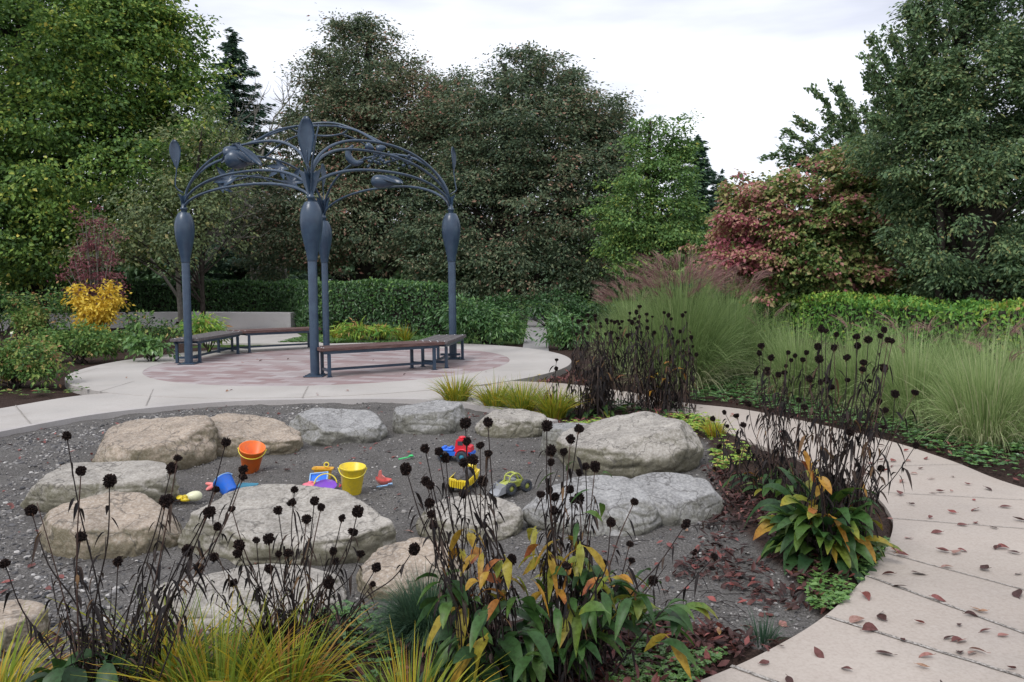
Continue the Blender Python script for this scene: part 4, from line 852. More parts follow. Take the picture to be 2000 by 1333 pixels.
tree(6, 20, (1590, 0), [(1610, 395, 165, 88), (1485, 425, 80, 78), (1700, 420, 95, 80, -.6), (1540, 470, 170, 95), (1690, 470, 130, 100), (1660, 335, 40, 45), (1440, 490, 60, 60), (1590, 530, 220, 62, -.5), (1760, 520, 90, 75)],
     'rounded shrubby maple turning pink and red over green, right of center', LM['pinkm'], r=.16, clump_d=15, per=34, cs=.24, leaf=.10, tone=(.54, .30, .16), aspect=.75, outline=.3, up_bias=.8, flat=.4, gap=-.45, sprig=3)
KD = dict(clump_d=11, per=44, cs=.27, leaf=.085, aspect=.5, outline=.34, flat=.45, gap=-.16, gapf=1.3, sprig=10)
tree(7, 17, (1900, 0), [(1915, 95, 128, 150), (1850, 240, 150, 160), (1990, 220, 150, 240), (1828, 190, 72, 110), (1875, 380, 115, 165), (1950, 470, 170, 150), (2080, 400, 160, 200), (1820, 270, 80, 100), (1850, 15, 60, 45), (1900, 540, 110, 60)],
     'very large dark green tree filling the upper right corner', LM['dgreen'], r=.34, tone=(.45, .12, .2), limbs=60, **KD)
# loose outer sprays of the right tree's neighbour
def spray_tree(seed, Y, base_px, tips, label, m, bark, r=.08, leaf=.13, n=34, tone=(.5, .1, .15)):
    rr = np.random.default_rng(seed); b = D(base_px[0], 560, Y)*V3(1, 1, 0); t = thing('tree', b, label, 'tree'); hub = D(*base_px, Y); g = Geo(); lv = Geo()
    tube(spline([b, (b+hub)/2+V3(.1, 0, 0), hub], 10), np.linspace(r*1.3, r*.8, 10), 7, g=g)
    for tx in tips:
        e = D(tx[0], tx[1], Y+rr.normal(0, .4)); md = hub+(e-hub)*.5+V3(0, 0, .15*rr.uniform(0, 1)); P = spline([hub, md, e], 22); tube(P, np.linspace(r*.5, .008, 22), 5, g=g, cap=False)
        for k in range(6, 22, 2):
            for q in range(2):
                tw = rr.normal(0, .28, 3)*(1-.6*k/22)+(e-hub)*.08; P2 = np.array([P[k], P[k]+tw*.6, P[k]+tw+V3(0, 0, -.03)]); tube(P2, .006, 4, g=g, cap=False)
                C = P2[0]+(P2[2]-P2[0])*rr.uniform(0, 1.1, (n//3, 1))+rr.normal(0, .05, (n//3, 3)); leaf_quads(lv, C, rr.normal(0, .5, C.shape)+norm(tw), norm(rr.normal(0, .5, C.shape)+V3(0, 0, .7)), leaf, leaf*.55, np.clip(rr.normal(tone[0], tone[2], len(C)), 0, 1))
        C = P[rr.integers(5, 22, n)]+rr.normal(0, .05, (n, 3)); leaf_quads(lv, C, rr.normal(0, .6, C.shape)+norm(e-hub), norm(rr.normal(0, .5, C.shape)+V3(0, 0, .7)), leaf, leaf*.55, np.clip(rr.normal(tone[0], tone[2], len(C)), 0, 1))
    g.xf(Matrix.Translation(-Vector(b))).build('trunk', M[bark], t); lv.xf(Matrix.Translation(-Vector(b))).build('crown', m, t, smooth=False)
spray_tree(12, 22, (1740, 400), [(1505, 300), (1538, 255), (1560, 235), (1596, 180), (1610, 230), (1632, 172), (1560, 320), (1650, 200), (1690, 210), (1640, 290), (1590, 290), (1600, 340), (1700, 260), (1720, 200), (1660, 250), (1760, 240), (1740, 300), (1540, 290), (1690, 320)],
           'open dark green tree with arching sprays against the sky above the pink maple', LM['dgreen'], 'bark', n=90, leaf=.14, tone=(.5, .1, .16))
spray_tree(13, 16.8, (1830, 300), [(1770, 15), (1792, 35), (1700, 78), (1722, 110), (1745, 70), (1712, 150), (1700, 125), (1815, 5), (1690, 160), (1760, 120), (1735, 190), (1700, 230), (1860, 0), (1780, 80), (1740, 250)],
           'leafy dark tree with ragged branch tips along the left side of the very large one', LM['dgreen'], 'bark', n=110, leaf=.10, tone=(.5, .1, .16))
# conifers
def conifer(seed, Y, px, ytop, ybot, halfw, label, dens=1.0):
    rr = np.random.default_rng(seed); b = D(px, 560, Y)*V3(1, 1, 0); t = thing('conifer_tree', b, label, 'tree'); g = Geo(); lv = Geo()
    zt = D(px, ytop, Y)[2]; hw = halfw*Y/FPX; z0 = .8; tube([b, b+V3(0, 0, zt*.5), b+V3(0, 0, zt)], [.3, .17, .02], 8, g=g)
    z = z0
    while z < zt:
        f = 1-(z-z0)/(zt-z0); Rm = hw*(f**.8)*rr.uniform(.75, 1.15)+.12
        for a in np.arange(0, 2*PI, 2*PI/9)+rr.uniform(0, 1):
            R_ = Rm*rr.uniform(.7, 1.15); d = V3(math.cos(a+rr.normal(0, .2)), math.sin(a+rr.normal(0, .2)), 0); s = np.linspace(.05, 1, 12)
            P = b+V3(0, 0, z+rr.normal(0, .18))+d*(R_*s)[:, None]+V3(0, 0, 1)*(R_*(.25*s-.35*s**2+.22*s**4))[:, None]; tube(P, np.linspace(.03, .006, 12), 4, g=g, cap=False)
            n = int(26*dens*R_+14); k = rr.uniform(.1, 1, n); C = np.stack([np.interp(k, s, P[:, i]) for i in range(3)], 1); sd = V3(-d[1], d[0], 0); C = C+sd*(rr.normal(0, 1, n)*R_*.16*(1.1-k))[:, None]+V3(0, 0, 1)*(rr.normal(-.04, .05, n))[:, None]
            leaf_quads(lv, C, d+sd*rr.normal(0, .6, (n, 1))+V3(0, 0, -.2), norm(rr.normal(0, .3, (n, 3))+V3(0, 0, 1)), .30, .09, np.clip(rr.normal(.5, .2, n), 0, 1))
        z += (zt-z0)/34
    g.xf(Matrix.Translation(-Vector(b))).build('trunk', M['bark'], t); lv.xf(Matrix.Translation(-Vector(b))).build('crown', LM['conif'], t, smooth=False)
conifer(21, 38, 468, 58, 560, 175, 'dark blue green conifer rising between the large maple and the bare tree', 1.8)
conifer(22, 36, 1362, 272, 560, 105, 'dark conifer just behind the mid green tree with spires', 2.2)
conifer(23, 40, 1412, 346, 560, 75, 'smaller dark conifer right of the other conifer, at the edge of the pink maple', 2.0)
# bare tree
def bare_tree(seed, Y, px, py0, height, spread, label, lv_n=5, r=.10, bark='bark_pale', cat='tree'):
    rr = np.random.default_rng(seed); b = D(px, 560, Y)*V3(1, 1, 0); t = thing('bare_tree', b, label, cat); g = Geo()
    def br(p, d, L_, r, lv):
        n = 6; P = [p]; dd = d.copy()
        for i in range(n): dd = norm(dd+rr.normal(0, .13, 3)+V3(0, 0, .05)); P.append(P[-1]+dd*L_/n)
        tube(P, np.linspace(r, r*.5, n+1), 5 if lv > 2 else 4, g=g, cap=False)
        if lv <= 0: return
        for k in range(3 if lv > 1 else 4):
            q = P[rr.integers(2, n+1)]; a = norm(dd+rr.normal(0, spread, 3)); a[2] = abs(a[2])*.8+.1; br(q, norm(a), L_*rr.uniform(.5, .78), r*.56, lv-1)
    br(b, V3(0, 0, 1), height*.42, r, lv_n)
    g.xf(Matrix.Translation(-Vector(b))).build('branches', M[bark], t); return t
bare_tree(31, 33, 560, 560, 13.2, .62, 'tall bare grey tree with fine twigs against the sky, between conifer and russet tree', 5, .19)
bare_tree(32, 34, 480, 560, 10.5, .6, 'shorter bare grey tree in front of the tall conifer', 5, .16)
bare_tree(34, 30, 850, 560, 10.0, .55, 'bare twigs showing above the dip between the two russet trees', 5, .07)
bare_tree(33, 24, 350, 560, 7.0, .7, 'thin bare understorey tree in front of the large maple', 4, .09)
# purple leaved small maple
rr = np.random.default_rng(41); Yt = 18.6; b = D(186, 565, Yt)*V3(1, 1, 0); t = thing('japanese_maple', b, 'small purple red maple with pale upright stems behind the golden shrub', 'tree'); g = Geo(); tips = []
for tx, ty in ((165, 410), (180, 400), (195, 430), (205, 425), (150, 470), (135, 520), (128, 540), (235, 530), (215, 480), (160, 440), (225, 450), (190, 460), (175, 440), (145, 505), (240, 545), (205, 505), (172, 485)):
    e = D(tx, ty, Yt+rr.normal(0, .25)); P = spline([b+rr.normal(0, .04, 3)*[1, 1, 0], b*.65+e*.35+V3(0, 0, .25)+rr.normal(0, .04, 3), e], 16); tube(P, np.linspace(.03, .005, 16), 5, g=g, cap=False); tips.append(P)
lv = Geo()
for P in tips:
    for k in range(7, 16):
        n = 24; c = P[k]+rr.normal(0, .10, 3); C = c+rr.normal(0, .085, (n, 3))*[1, 1, .5]; leaf_quads(lv, C, rr.normal(0, 1, (n, 3)), norm(rr.normal(0, .5, (n, 3))+V3(0, 0, .7)), .07, .035, np.clip(rr.normal(.5, .22, n), 0, 1))
g.xf(Matrix.Translation(-Vector(b))).build('trunk', M['bark_pale'], t); lv.xf(Matrix.Translation(-Vector(b))).build('crown', LM['plum'], t, smooth=False)
# ---- shrubs
def shrub(seed, Y, lobes, label, m, cat='shrub', name='shrub', group=None, stems=10, **kw):
    rr = np.random.default_rng(seed); cx = np.mean([l[0] for l in lobes]); b = D(cx, 600, Y)*V3(1, 1, 0); t = thing(name, b, label, cat, group)
    a = dict(clump_d=26, per=30, cs=.16, leaf=.07, tone=(.5, .14, .16), flat=.7, hollow=.4); a.update(kw); g, CC = crown_geo(lobes, Y, rr, **a)
    s = Geo()
    for c in CC[rr.choice(len(CC), min(stems, len(CC)), False)]: tube(spline([b+rr.normal(0, .06, 3)*[1, 1, 0]+V3(0, 0, -.06), b*.6+c*.4+rr.normal(0, .03, 3), c], 9), np.linspace(.014, .004, 9), 5, g=s, cap=False)
    s.xf(Matrix.Translation(-Vector(b))).build('stems', M['bark'], t); g.xf(Matrix.Translation(-Vector(b))).build('foliage', m, t, smooth=False); return t
shrub(51, 17.2, [(165, 592, 24, 36), (200, 600, 30, 38), (222, 580, 15, 26), (182, 628, 34, 20), (150, 570, 10, 18), (212, 560, 9, 12)], 'bright golden yellow shrub below the purple red maple', LM['gold'], clump_d=26, per=24, cs=.13, leaf=.085, tone=(.5, .1, .2), hollow=.15, outline=.3)
shrub(52, 15.2, [(150, 668, 65, 36), (110, 655, 36, 22), (205, 668, 46, 30)], 'spreading green shrub at the foot of the golden shrub', LM['azalea'], tone=(.38, .1, .12))
shrub(53, 15.8, [(262, 645, 38, 42), (300, 650, 34, 36), (330, 655, 26, 30)], 'dark twiggy perennial clump in front of the seat wall', LM['azalea'], tone=(.32, .2, .25), hollow=.1, clump_d=14, per=18)
shrub(54, 14.8, [(280, 672, 32, 18), (310, 678, 22, 12)], 'low bright leafed clump at the edge of the plaza', LM['laurel'], leaf=.11, tone=(.7, .12, .15), clump_d=22)
shrub(55, 17.6, [(55, 630, 30, 26), (70, 612, 16, 14)], 'yellow green rounded shrub near the left edge in front of the hedge', LM['azalea'], tone=(.55, .1, .12))
shrub(56, 17.9, [(20, 600, 60, 42), (100, 600, 46, 42), (-60, 600, 60, 45)], 'dark brownish shrub massed before the hedge at the left edge', LM['azalea'], tone=(.25, .2, .28), hollow=.15, clump_d=16, per=20)
shrub(57, 11.6, [(40, 700, 78, 42), (-40, 715, 90, 62), (90, 735, 44, 34), (60, 755, 62, 26), (-20, 770, 70, 26)], 'large azalea with rusty tips at the left edge beside the walkway', LM['azalea'], tone=(.48, .28, .16), leaf=.055, cs=.13, clump_d=45, per=34)
shrub(58, 16.6, [(395, 636, 36, 22), (420, 648, 26, 16)], 'yellowing grassy shrub behind the left bench', LM['yhedge'], tone=(.65, .1, .15), aspect=.25, leaf=.12)
shrub(59, 19.0, [(690, 650, 50, 18), (745, 652, 50, 16), (800, 655, 30, 12)], 'mixed yellow green border plants in front of the hedge behind the arbor', LM['yhedge'], tone=(.55, .2, .2), aspect=.22, leaf=.16, clump_d=14)
shrub(60, 18.2, [(930, 632, 50, 40), (978, 642, 44, 34), (905, 610, 38, 32), (1000, 658, 22, 16)], 'glossy laurel mound at the right end of the hedge', LM['laurel'], leaf=.10, cs=.2, tone=(.5, .14, .18), clump_d=24, aspect=.38)
shrub(61, 16.8, [(1098, 645, 32, 34), (1118, 650, 30, 30)], 'glossy laurel mound just right of the garden walkway', LM['laurel'], leaf=.10, cs=.2, tone=(.55, .12, .18), clump_d=24, aspect=.38)
shrub(62, 24, [(1080, 598, 60, 26), (1150, 600, 50, 26), (980, 600, 40, 22)], 'dark shrubs under the russet tree right of the arbor', LM['hedge'], tone=(.35, .12, .15), leaf=.10, clump_d=12, cs=.25)
# ---- hedges
def hedge(seed, line, h, th, label, m, dens, leaf, tone, hvar=.04, top=None):
    rr = np.random.default_rng(seed); P = spline([V3(*p, 0) for p in line], 80); T = norm(np.gradient(P, axis=0)); Nn = np.stack([-T[:, 1], T[:, 0], 0*T[:, 0]], 1); L_ = np.concatenate([[0], np.cumsum(np.linalg.norm(np.diff(P, axis=0), axis=1))]); tot = L_[-1]
    c = P[40]; t = thing('hedge', c, label, 'hedge'); h = np.interp(np.linspace(0, 1, 80), np.linspace(0, 1, len(h)), h) if np.ndim(h) else np.full(80, h)
    def at(s, v):
        i = lambda A: np.stack([np.interp(s, L_, A[:, k]) for k in range(3)], 1)
        return i(P)+i(Nn)*v[:, None]
    n1 = int(tot*h.mean()*dens); s = rr.uniform(0, tot, n1); hh = np.interp(s, L_, h); z = rr.uniform(0, 1, n1)*hh
    w = .09*fbm(np.stack([s*1.0, z*1.3, 0*s], 1), 1.2, 3, seed); C1 = at(s, np.minimum(w-.03+rr.normal(0, .05, n1)+.12*(z/hh)**4, .13)); C1[:, 2] = z; Nv1 = -np.stack([np.interp(s, L_, Nn[:, k]) for k in range(3)], 1)
    n2 = int(tot*th*dens*.9); s2 = rr.uniform(0, tot, n2); v2 = rr.uniform(0, 1, n2)*th; C2 = at(s2, v2*1.0-.02); C2[:, 2] = np.interp(s2, L_, h)+hvar*fbm(np.stack([s2, v2, 0*s2], 1), 1.5, 3, seed+2)*1.5+rr.normal(0, .025, n2)
    n3 = n1//3; s3 = rr.uniform(0, tot, n3); C3 = at(s3, th+rr.normal(0, .05, n3)); C3[:, 2] = rr.uniform(0, 1, n3)*np.interp(s3, L_, h)
    # the inner twigs and leaves of the hedge: a solid leafy body just inside the outer leaves
    g = Geo(); k = np.arange(79); R = []
    for v, zz in ((.17, 0), (.17, .9), (th-.15, .9), (th-.15, 0)): q = P+Nn*v; q = q.copy(); q[:, 2] = h*zz; R.append(q)
    g.add(np.concatenate(R)-c, np.concatenate([np.stack([r*80+k, r*80+k+1, (r+1)*80+k+1, (r+1)*80+k], 1) for r in range(3)])); g.add(np.stack([r[0] for r in R])-c, [(0, 1, 2, 3)]); g.add(np.stack([r[-1] for r in R])-c, [(3, 2, 1, 0)])
    g.build('inner_twigs', M['bark'], t, False)
    # rounded leafy ends
    g = Geo()
    C = np.concatenate([C1, C2, C3]); ou = np.concatenate([Nv1+V3(0, 0, .35), np.tile(V3(0, 0, 1), (n2, 1)), -Nv1[:n3] if n3 <= n1 else 0])
    for e, sg in ((0, -1), (-1, 1)):
        n4 = int(th*h[e]*dens); v = rr.uniform(0, 1, n4)*th; C4 = P[e]+Nn[e]*v[:, None]+T[e]*sg*(rr.normal(.04, .05, n4)+.12*np.sin(v/th*PI))[:, None]; C4[:, 2] = rr.uniform(0, 1, n4)*h[e]; C = np.concatenate([C, C4]); ou = np.concatenate([ou, np.tile(T[e]*sg, (n4, 1))])
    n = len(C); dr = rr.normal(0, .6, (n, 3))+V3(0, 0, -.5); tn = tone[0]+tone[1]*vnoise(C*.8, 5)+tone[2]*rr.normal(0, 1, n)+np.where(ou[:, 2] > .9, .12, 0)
    leaf_quads(g, C-c, dr, norm(ou+rr.normal(0, .5, (n, 3))), leaf*np.exp(rr.normal(0, .2, n)), leaf*.55, np.clip(tn, 0, 1)); g.build('foliage', m, t, smooth=False); return t
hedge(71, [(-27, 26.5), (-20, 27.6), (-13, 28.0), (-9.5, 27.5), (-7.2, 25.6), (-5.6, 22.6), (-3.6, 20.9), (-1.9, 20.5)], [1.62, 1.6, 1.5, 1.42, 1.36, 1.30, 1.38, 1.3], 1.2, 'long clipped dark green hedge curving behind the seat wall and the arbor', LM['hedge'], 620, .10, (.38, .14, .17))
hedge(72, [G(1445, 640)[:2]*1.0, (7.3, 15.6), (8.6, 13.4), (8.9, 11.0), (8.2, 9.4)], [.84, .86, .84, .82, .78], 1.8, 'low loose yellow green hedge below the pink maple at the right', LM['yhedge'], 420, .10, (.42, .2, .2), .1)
# ================================================================== GRASSES
def blades(g, rr, base, n, h, spread, wd, tone, r0=.06, S=8, droop=.45, lean=(0, 0), pw=1.7, hv=.25):
    a = rr.uniform(0, 2*PI, n); q = rr.uniform(0, 1, n)**.6; d = np.stack([np.cos(a), np.sin(a), 0*a], 1); H = h*(1+rr.normal(0, hv, n)).clip(.35, 1.6); s = np.linspace(0, 1, S)[None, :, None]
    R_ = spread*q*(.6+.6*rr.uniform(0, 1, n)); b0 = np.asarray(base)+d*(r0*rr.uniform(0, 1, n)**.5)[:, None]
    fall = droop*rr.uniform(.3, 1.3, n)*q
    P = b0[:, None]+(d*R_[:, None]+V3(*lean, 0))[:, None]*s**pw+V3(0, 0, 1)*(H[:, None, None]*(s*1.0-fall[:, None, None]*s**2.6))
    P = P+rr.normal(0, .012*h, (n, 1, 3))*s
    sd = norm(np.cross(d, V3(0, 0, 1))+rr.normal(0, .45, (n, 3)))[:, None]; W = wd*.5*(1-np.linspace(0, 1, S)**2.2)*np.minimum(1, .5+np.linspace(0, 2, S)); W[-1] = wd*.04
    tn = np.clip(rr.normal(tone[0], tone[1], n), 0, 1); ribbons(g, P, W[None], sd, tn); return P
def tuft(seed, pos, n, h, spread, wd, tone, m, label, cat='grass tuft', name='grass_tuft', group=None, **kw):
    rr = np.random.default_rng(seed); b = V3(*pos[:2], -.06); t = thing(name, b, label, cat, group); g = Geo(); blades(g, rr, (0, 0, 0), n, h, spread, wd, tone, **kw); g.build('blades', m, t); return t
def misc_grass(seed, pos, n, h, spread, label, plumes=0, tone=(.45, .2), wd=.006, ph=1.05, r0=.22):
    rr = np.random.default_rng(seed); b = V3(*pos[:2], -.05); t = thing('ornamental_grass', b, label, 'ornamental grass', 'ornamental grass clumps in the right bed'); g = Geo()
    blades(g, rr, (0, 0, 0), int(n*.4), h, spread*.7, wd, tone, r0=r0, S=10, droop=.4, hv=.2); blades(g, rr, (0, 0, 0), int(n*.4), h*.76, spread, wd, (tone[0]-.05, tone[1]), r0=r0*1.2, S=11, droop=.85, pw=1.5, hv=.3)
    for q in range(14): a = rr.uniform(0, 6.28); blades(g, rr, (r0*math.cos(a), r0*math.sin(a), 0), int(n*.016), h*rr.uniform(.6, 1.02), spread*.45, wd*1.2, (tone[0]+rr.normal(0, .15), .15), r0=.05, S=10, droop=.7, lean=(spread*.6*math.cos(a)*rr.uniform(0, 1), spread*.6*math.sin(a)*rr.uniform(0, 1)), hv=.2)
    blades(g, rr, (0, 0, 0), int(n*.10), h*.45, spread*.75, wd*1.3, (.97, .05), r0=r0*1.3, S=9, droop=1.1, pw=1.3, hv=.3)
    g.build('blades', M['misc'], t)
    if plumes:
        g = Geo(); st = Geo()
        for k in range(plumes):
            a = rr.uniform(0, 2*PI); q = rr.uniform(0, 1)**.5; d = V3(math.cos(a), math.sin(a), 0); H = h*ph*rr.uniform(.85, 1.08); e = d*spread*.62*q+V3(0, 0, H*(1-.16*q*q)); P = spline([d*r0*q, d*spread*.25*q+V3(0, 0, H*.55), e], 12); tube(P, .0022, 3, g=st, cap=False, tone=.6)
            tip = e; dd = norm(d*(.3+.5*q)+V3(0, 0, 1)+rr.normal(0, .12, 3)); n_ = 9; L_ = rr.uniform(.16, .26); s = np.linspace(0, 1, 5)[None, :, None]
            fd = norm(dd+rr.normal(0, .16, (n_, 3))); PP = tip+rr.normal(0, .012, (n_, 1, 3))+fd[:, None]*L_*s*rr.uniform(.7, 1.1, (n_, 1, 1))+d*.10*s**2+V3(0, 0, -.05)*s**2
            ribbons(g, PP, .0026*np.array([.5, 1, 1, .8, .2])[None], norm(np.cross(fd, rr.normal(0, 1, (n_, 3))))[:, None], np.clip(rr.normal(.5, .2, n_), 0, 1))
        st.build('stalks', M['misc'], t); g.build('plumes', M['plume'], t)
    return t
misc_grass(81, G(1330, 752), 5000, 1.52, 1.02, 'tallest feathery grass clump topped with purple plumes, center right', 150, (.4, .2), ph=1.13, r0=.35)
misc_grass(82, G(1235, 725), 2600, 1.22, .85, 'shorter plumed grass clump at the left of the tallest one', 60, (.45, .2), ph=1.18)
misc_grass(83, G(1420, 735), 2600, 1.35, .85, 'plumed grass clump at the right of the tallest one', 55, (.42, .2), ph=1.15)
misc_grass(84, G(1560, 775), 2600, .92, .62, 'green grass clump behind the right hand coneflowers', 0, (.5, .2))
misc_grass(85, G(1670, 795), 2200, .88, .55, 'green grass clump just right of the right hand coneflower heads', 3, (.5, .2))
misc_grass(86, G(1785, 822), 2600, .90, .62, 'pale green grass clump with a few faded plumes near the right edge', 6, (.6, .2))
misc_grass(87, G(1925, 862), 2600, .92, .62, 'pale arching grass clump cut by the right edge, nearest of the grasses', 5, (.66, .2))
misc_grass(88, G(2020, 800), 2200, .95, .6, 'grass clump at the right edge behind the nearest one', 4, (.6, .2))
misc_grass(89, G(1730, 745), 2000, .85, .6, 'rear green grass clump against the low hedge', 3, (.42, .2))
misc_grass(90, G(1500, 735), 2000, .95, .6, 'rear grass clump between the plumed grasses and the low hedge', 6, (.42, .2))
misc_grass(96, G(1860, 765), 2000, .85, .6, 'rear grass clump below the very large tree', 5, (.5, .2))
SG = M['sedge']
tuft(91, G(430, 1400), 380, .35, .42, .010, (.5, .3), SG, 'large yellow green grass tuft at the bottom edge under the left coneflowers', r0=.12)
tuft(92, G(560, 1372), 230, .32, .38, .010, (.6, .28), SG, 'yellow grass tuft at the bottom edge right of the largest tuft', r0=.09)
tuft(93, G(330, 1345), 240, .34, .36, .010, (.55, .28), SG, 'yellow green grass tuft left of the largest tuft', r0=.08)
tuft(94, G(800, 1440), 340, .30, .36, .008, (.42, .32), SG, 'green and orange grass tuft at the bottom edge below the dark green tuft', r0=.09)
tuft(95, G(-20, 1400), 220, .30, .40, .010, (.6, .2), SG, 'orange yellow grass tuft in the lower left corner', r0=.08)
tuft(97, G(835, 1225), 2600, .27, .26, .0032, (.4, .25), M['fescue'], 'dark green fine bladed tuft left of the nearest coneflowers', r0=.10, droop=.9, hv=.2)
for k, (px, py, n, h, lb) in enumerate(((890, 782, 420, .34, 'yellow green grass tuft nearest the arbor at the back of the pit'), (968, 792, 380, .32, 'yellow grass tuft above the small buff boulder'), (1020, 800, 420, .34, 'second yellow grass tuft from the right along the pit curb'), (1082, 808, 420, .32, 'yellow grass tuft against the back coneflowers'))):
    tuft(101+k, G(px, py), n, h, .34, .011, (.5, .22), SG, lb, r0=.13, group='yellow grass tufts along the pit curb')
for k, (px, py) in enumerate(((700, 664), (745, 664), (790, 666), (660, 662))):
    tuft(111+k, G(px, py), 160, .38, .34, .016, (.55, .25), SG, ('strappy yellow tuft below the hedge, '+('left of center', 'in the middle', 'right of center', 'nearest the rear post')[k]), r0=.12, group='strappy tufts in front of the hedge')
tuft(116, G(1395, 850), 130, .22, .2, .01, (.6, .2), SG, 'small yellow tuft where the path passes the squared boulder', r0=.06)
tuft(117, G(1490, 1235), 110, .12, .1, .004, (.3, .2), M['fescue'], 'tiny green weed tuft at the path edge near the bottom', r0=.05)
# ================================================================== CONEFLOWERS
HM = []
for k in range(7):
    rr = np.random.default_rng(200+k); V, F = ICO[3]; sp = (rr.uniform(0, 1, len(V)) < .34); r = np.where(sp, 1.22+.16*rr.uniform(0, 1, len(V)), .88+.05*rr.normal(0, 1, len(V))); W = V*(r*(1+.13*vnoise(V*1.6, 50+k)))[:, None]*V3(1, 1, rr.uniform(.8, 1.12))
    g = Geo(); g.add(W, F, np.where(sp, rr.uniform(.0, 1, len(V))**2, .1)); 
    n = 9; a = rr.uniform(0, 2*PI, n); d = np.stack([np.cos(a), np.sin(a), 0*a], 1); s = np.linspace(0, 1, 4)[None, :, None]; P = d[:, None]*(.35+.55*s*(1-.3*s))+V3(0, 0, -.75)-V3(0, 0, 1)*s*s*rr.uniform(.2, 1.4, (n, 1, 1)); ribbons(g, P, np.array([.12, .11, .08, .02])[None], np.cross(d, V3(0, 0, 1))[:, None], .9)
    o = g.build('seed_head', M['head'], None, False); HM.append(o.data); bpy.data.objects.remove(o)
def leafset(g, rr, base, n, Lr, wr, tone, z=(0, .1), rad=.05, rise=(.3, 1.0), droop=(.5, 1.1), az=None, org=None, S=8, fold=.35):
    a = rr.uniform(0, 2*PI, n) if az is None else rr.normal(az[0], az[1], n); d = np.stack([np.cos(a), np.sin(a), 0*a], 1); L_ = rr.uniform(*Lr, n); W_ = rr.uniform(*wr, n)
    b0 = (np.asarray(base)[None] if org is None else org)+d*rad*rr.uniform(0, 1, (n, 1))+V3(0, 0, 1)*rr.uniform(*z, (n, 1)); s = np.linspace(0, 1, S)[None, :, None]; ri = rr.uniform(*rise, n)[:, None, None]; dp = rr.uniform(*droop, n)[:, None, None]
    P = b0[:, None]+L_[:, None, None]*(d[:, None]*s*(1-.12*s*ri)+V3(0, 0, 1)*(ri*s-dp*s**2))+np.cross(d, V3(0, 0, 1))[:, None]*(rr.normal(0, .08, (n, 1, 1))*L_[:, None, None]*s**2)
    sv = np.linspace(0, 1, S); prof = np.where(sv < .22, .12+0*sv, np.sin(np.clip((sv-.16)/.84, 0, 1)**.8*PI)**.8); prof[-1] = .02; prof = np.maximum(prof, .03)
    T_ = norm(np.gradient(P, axis=1)); sd = norm(np.cross(T_, V3(0, 0, 1)+rr.normal(0, .3, (n, 1, 3)))); up_ = np.cross(sd, T_)
    wv = 1+.10*np.sin(sv*24)[None]*rr.uniform(.2, 1, (n, 1)); tt = rr.normal(tone[0], tone[1], n)[:, None]+np.where(rr.uniform(0, 1, (n, 1)) < .45, rr.uniform(0, .22, (n, 1)), 0)*s[:, :, 0]**2.2; ribbons(g, P, W_[:, None]*prof[None]*.5*wv, sd, np.clip(tt, 0, 1), fold, up_)
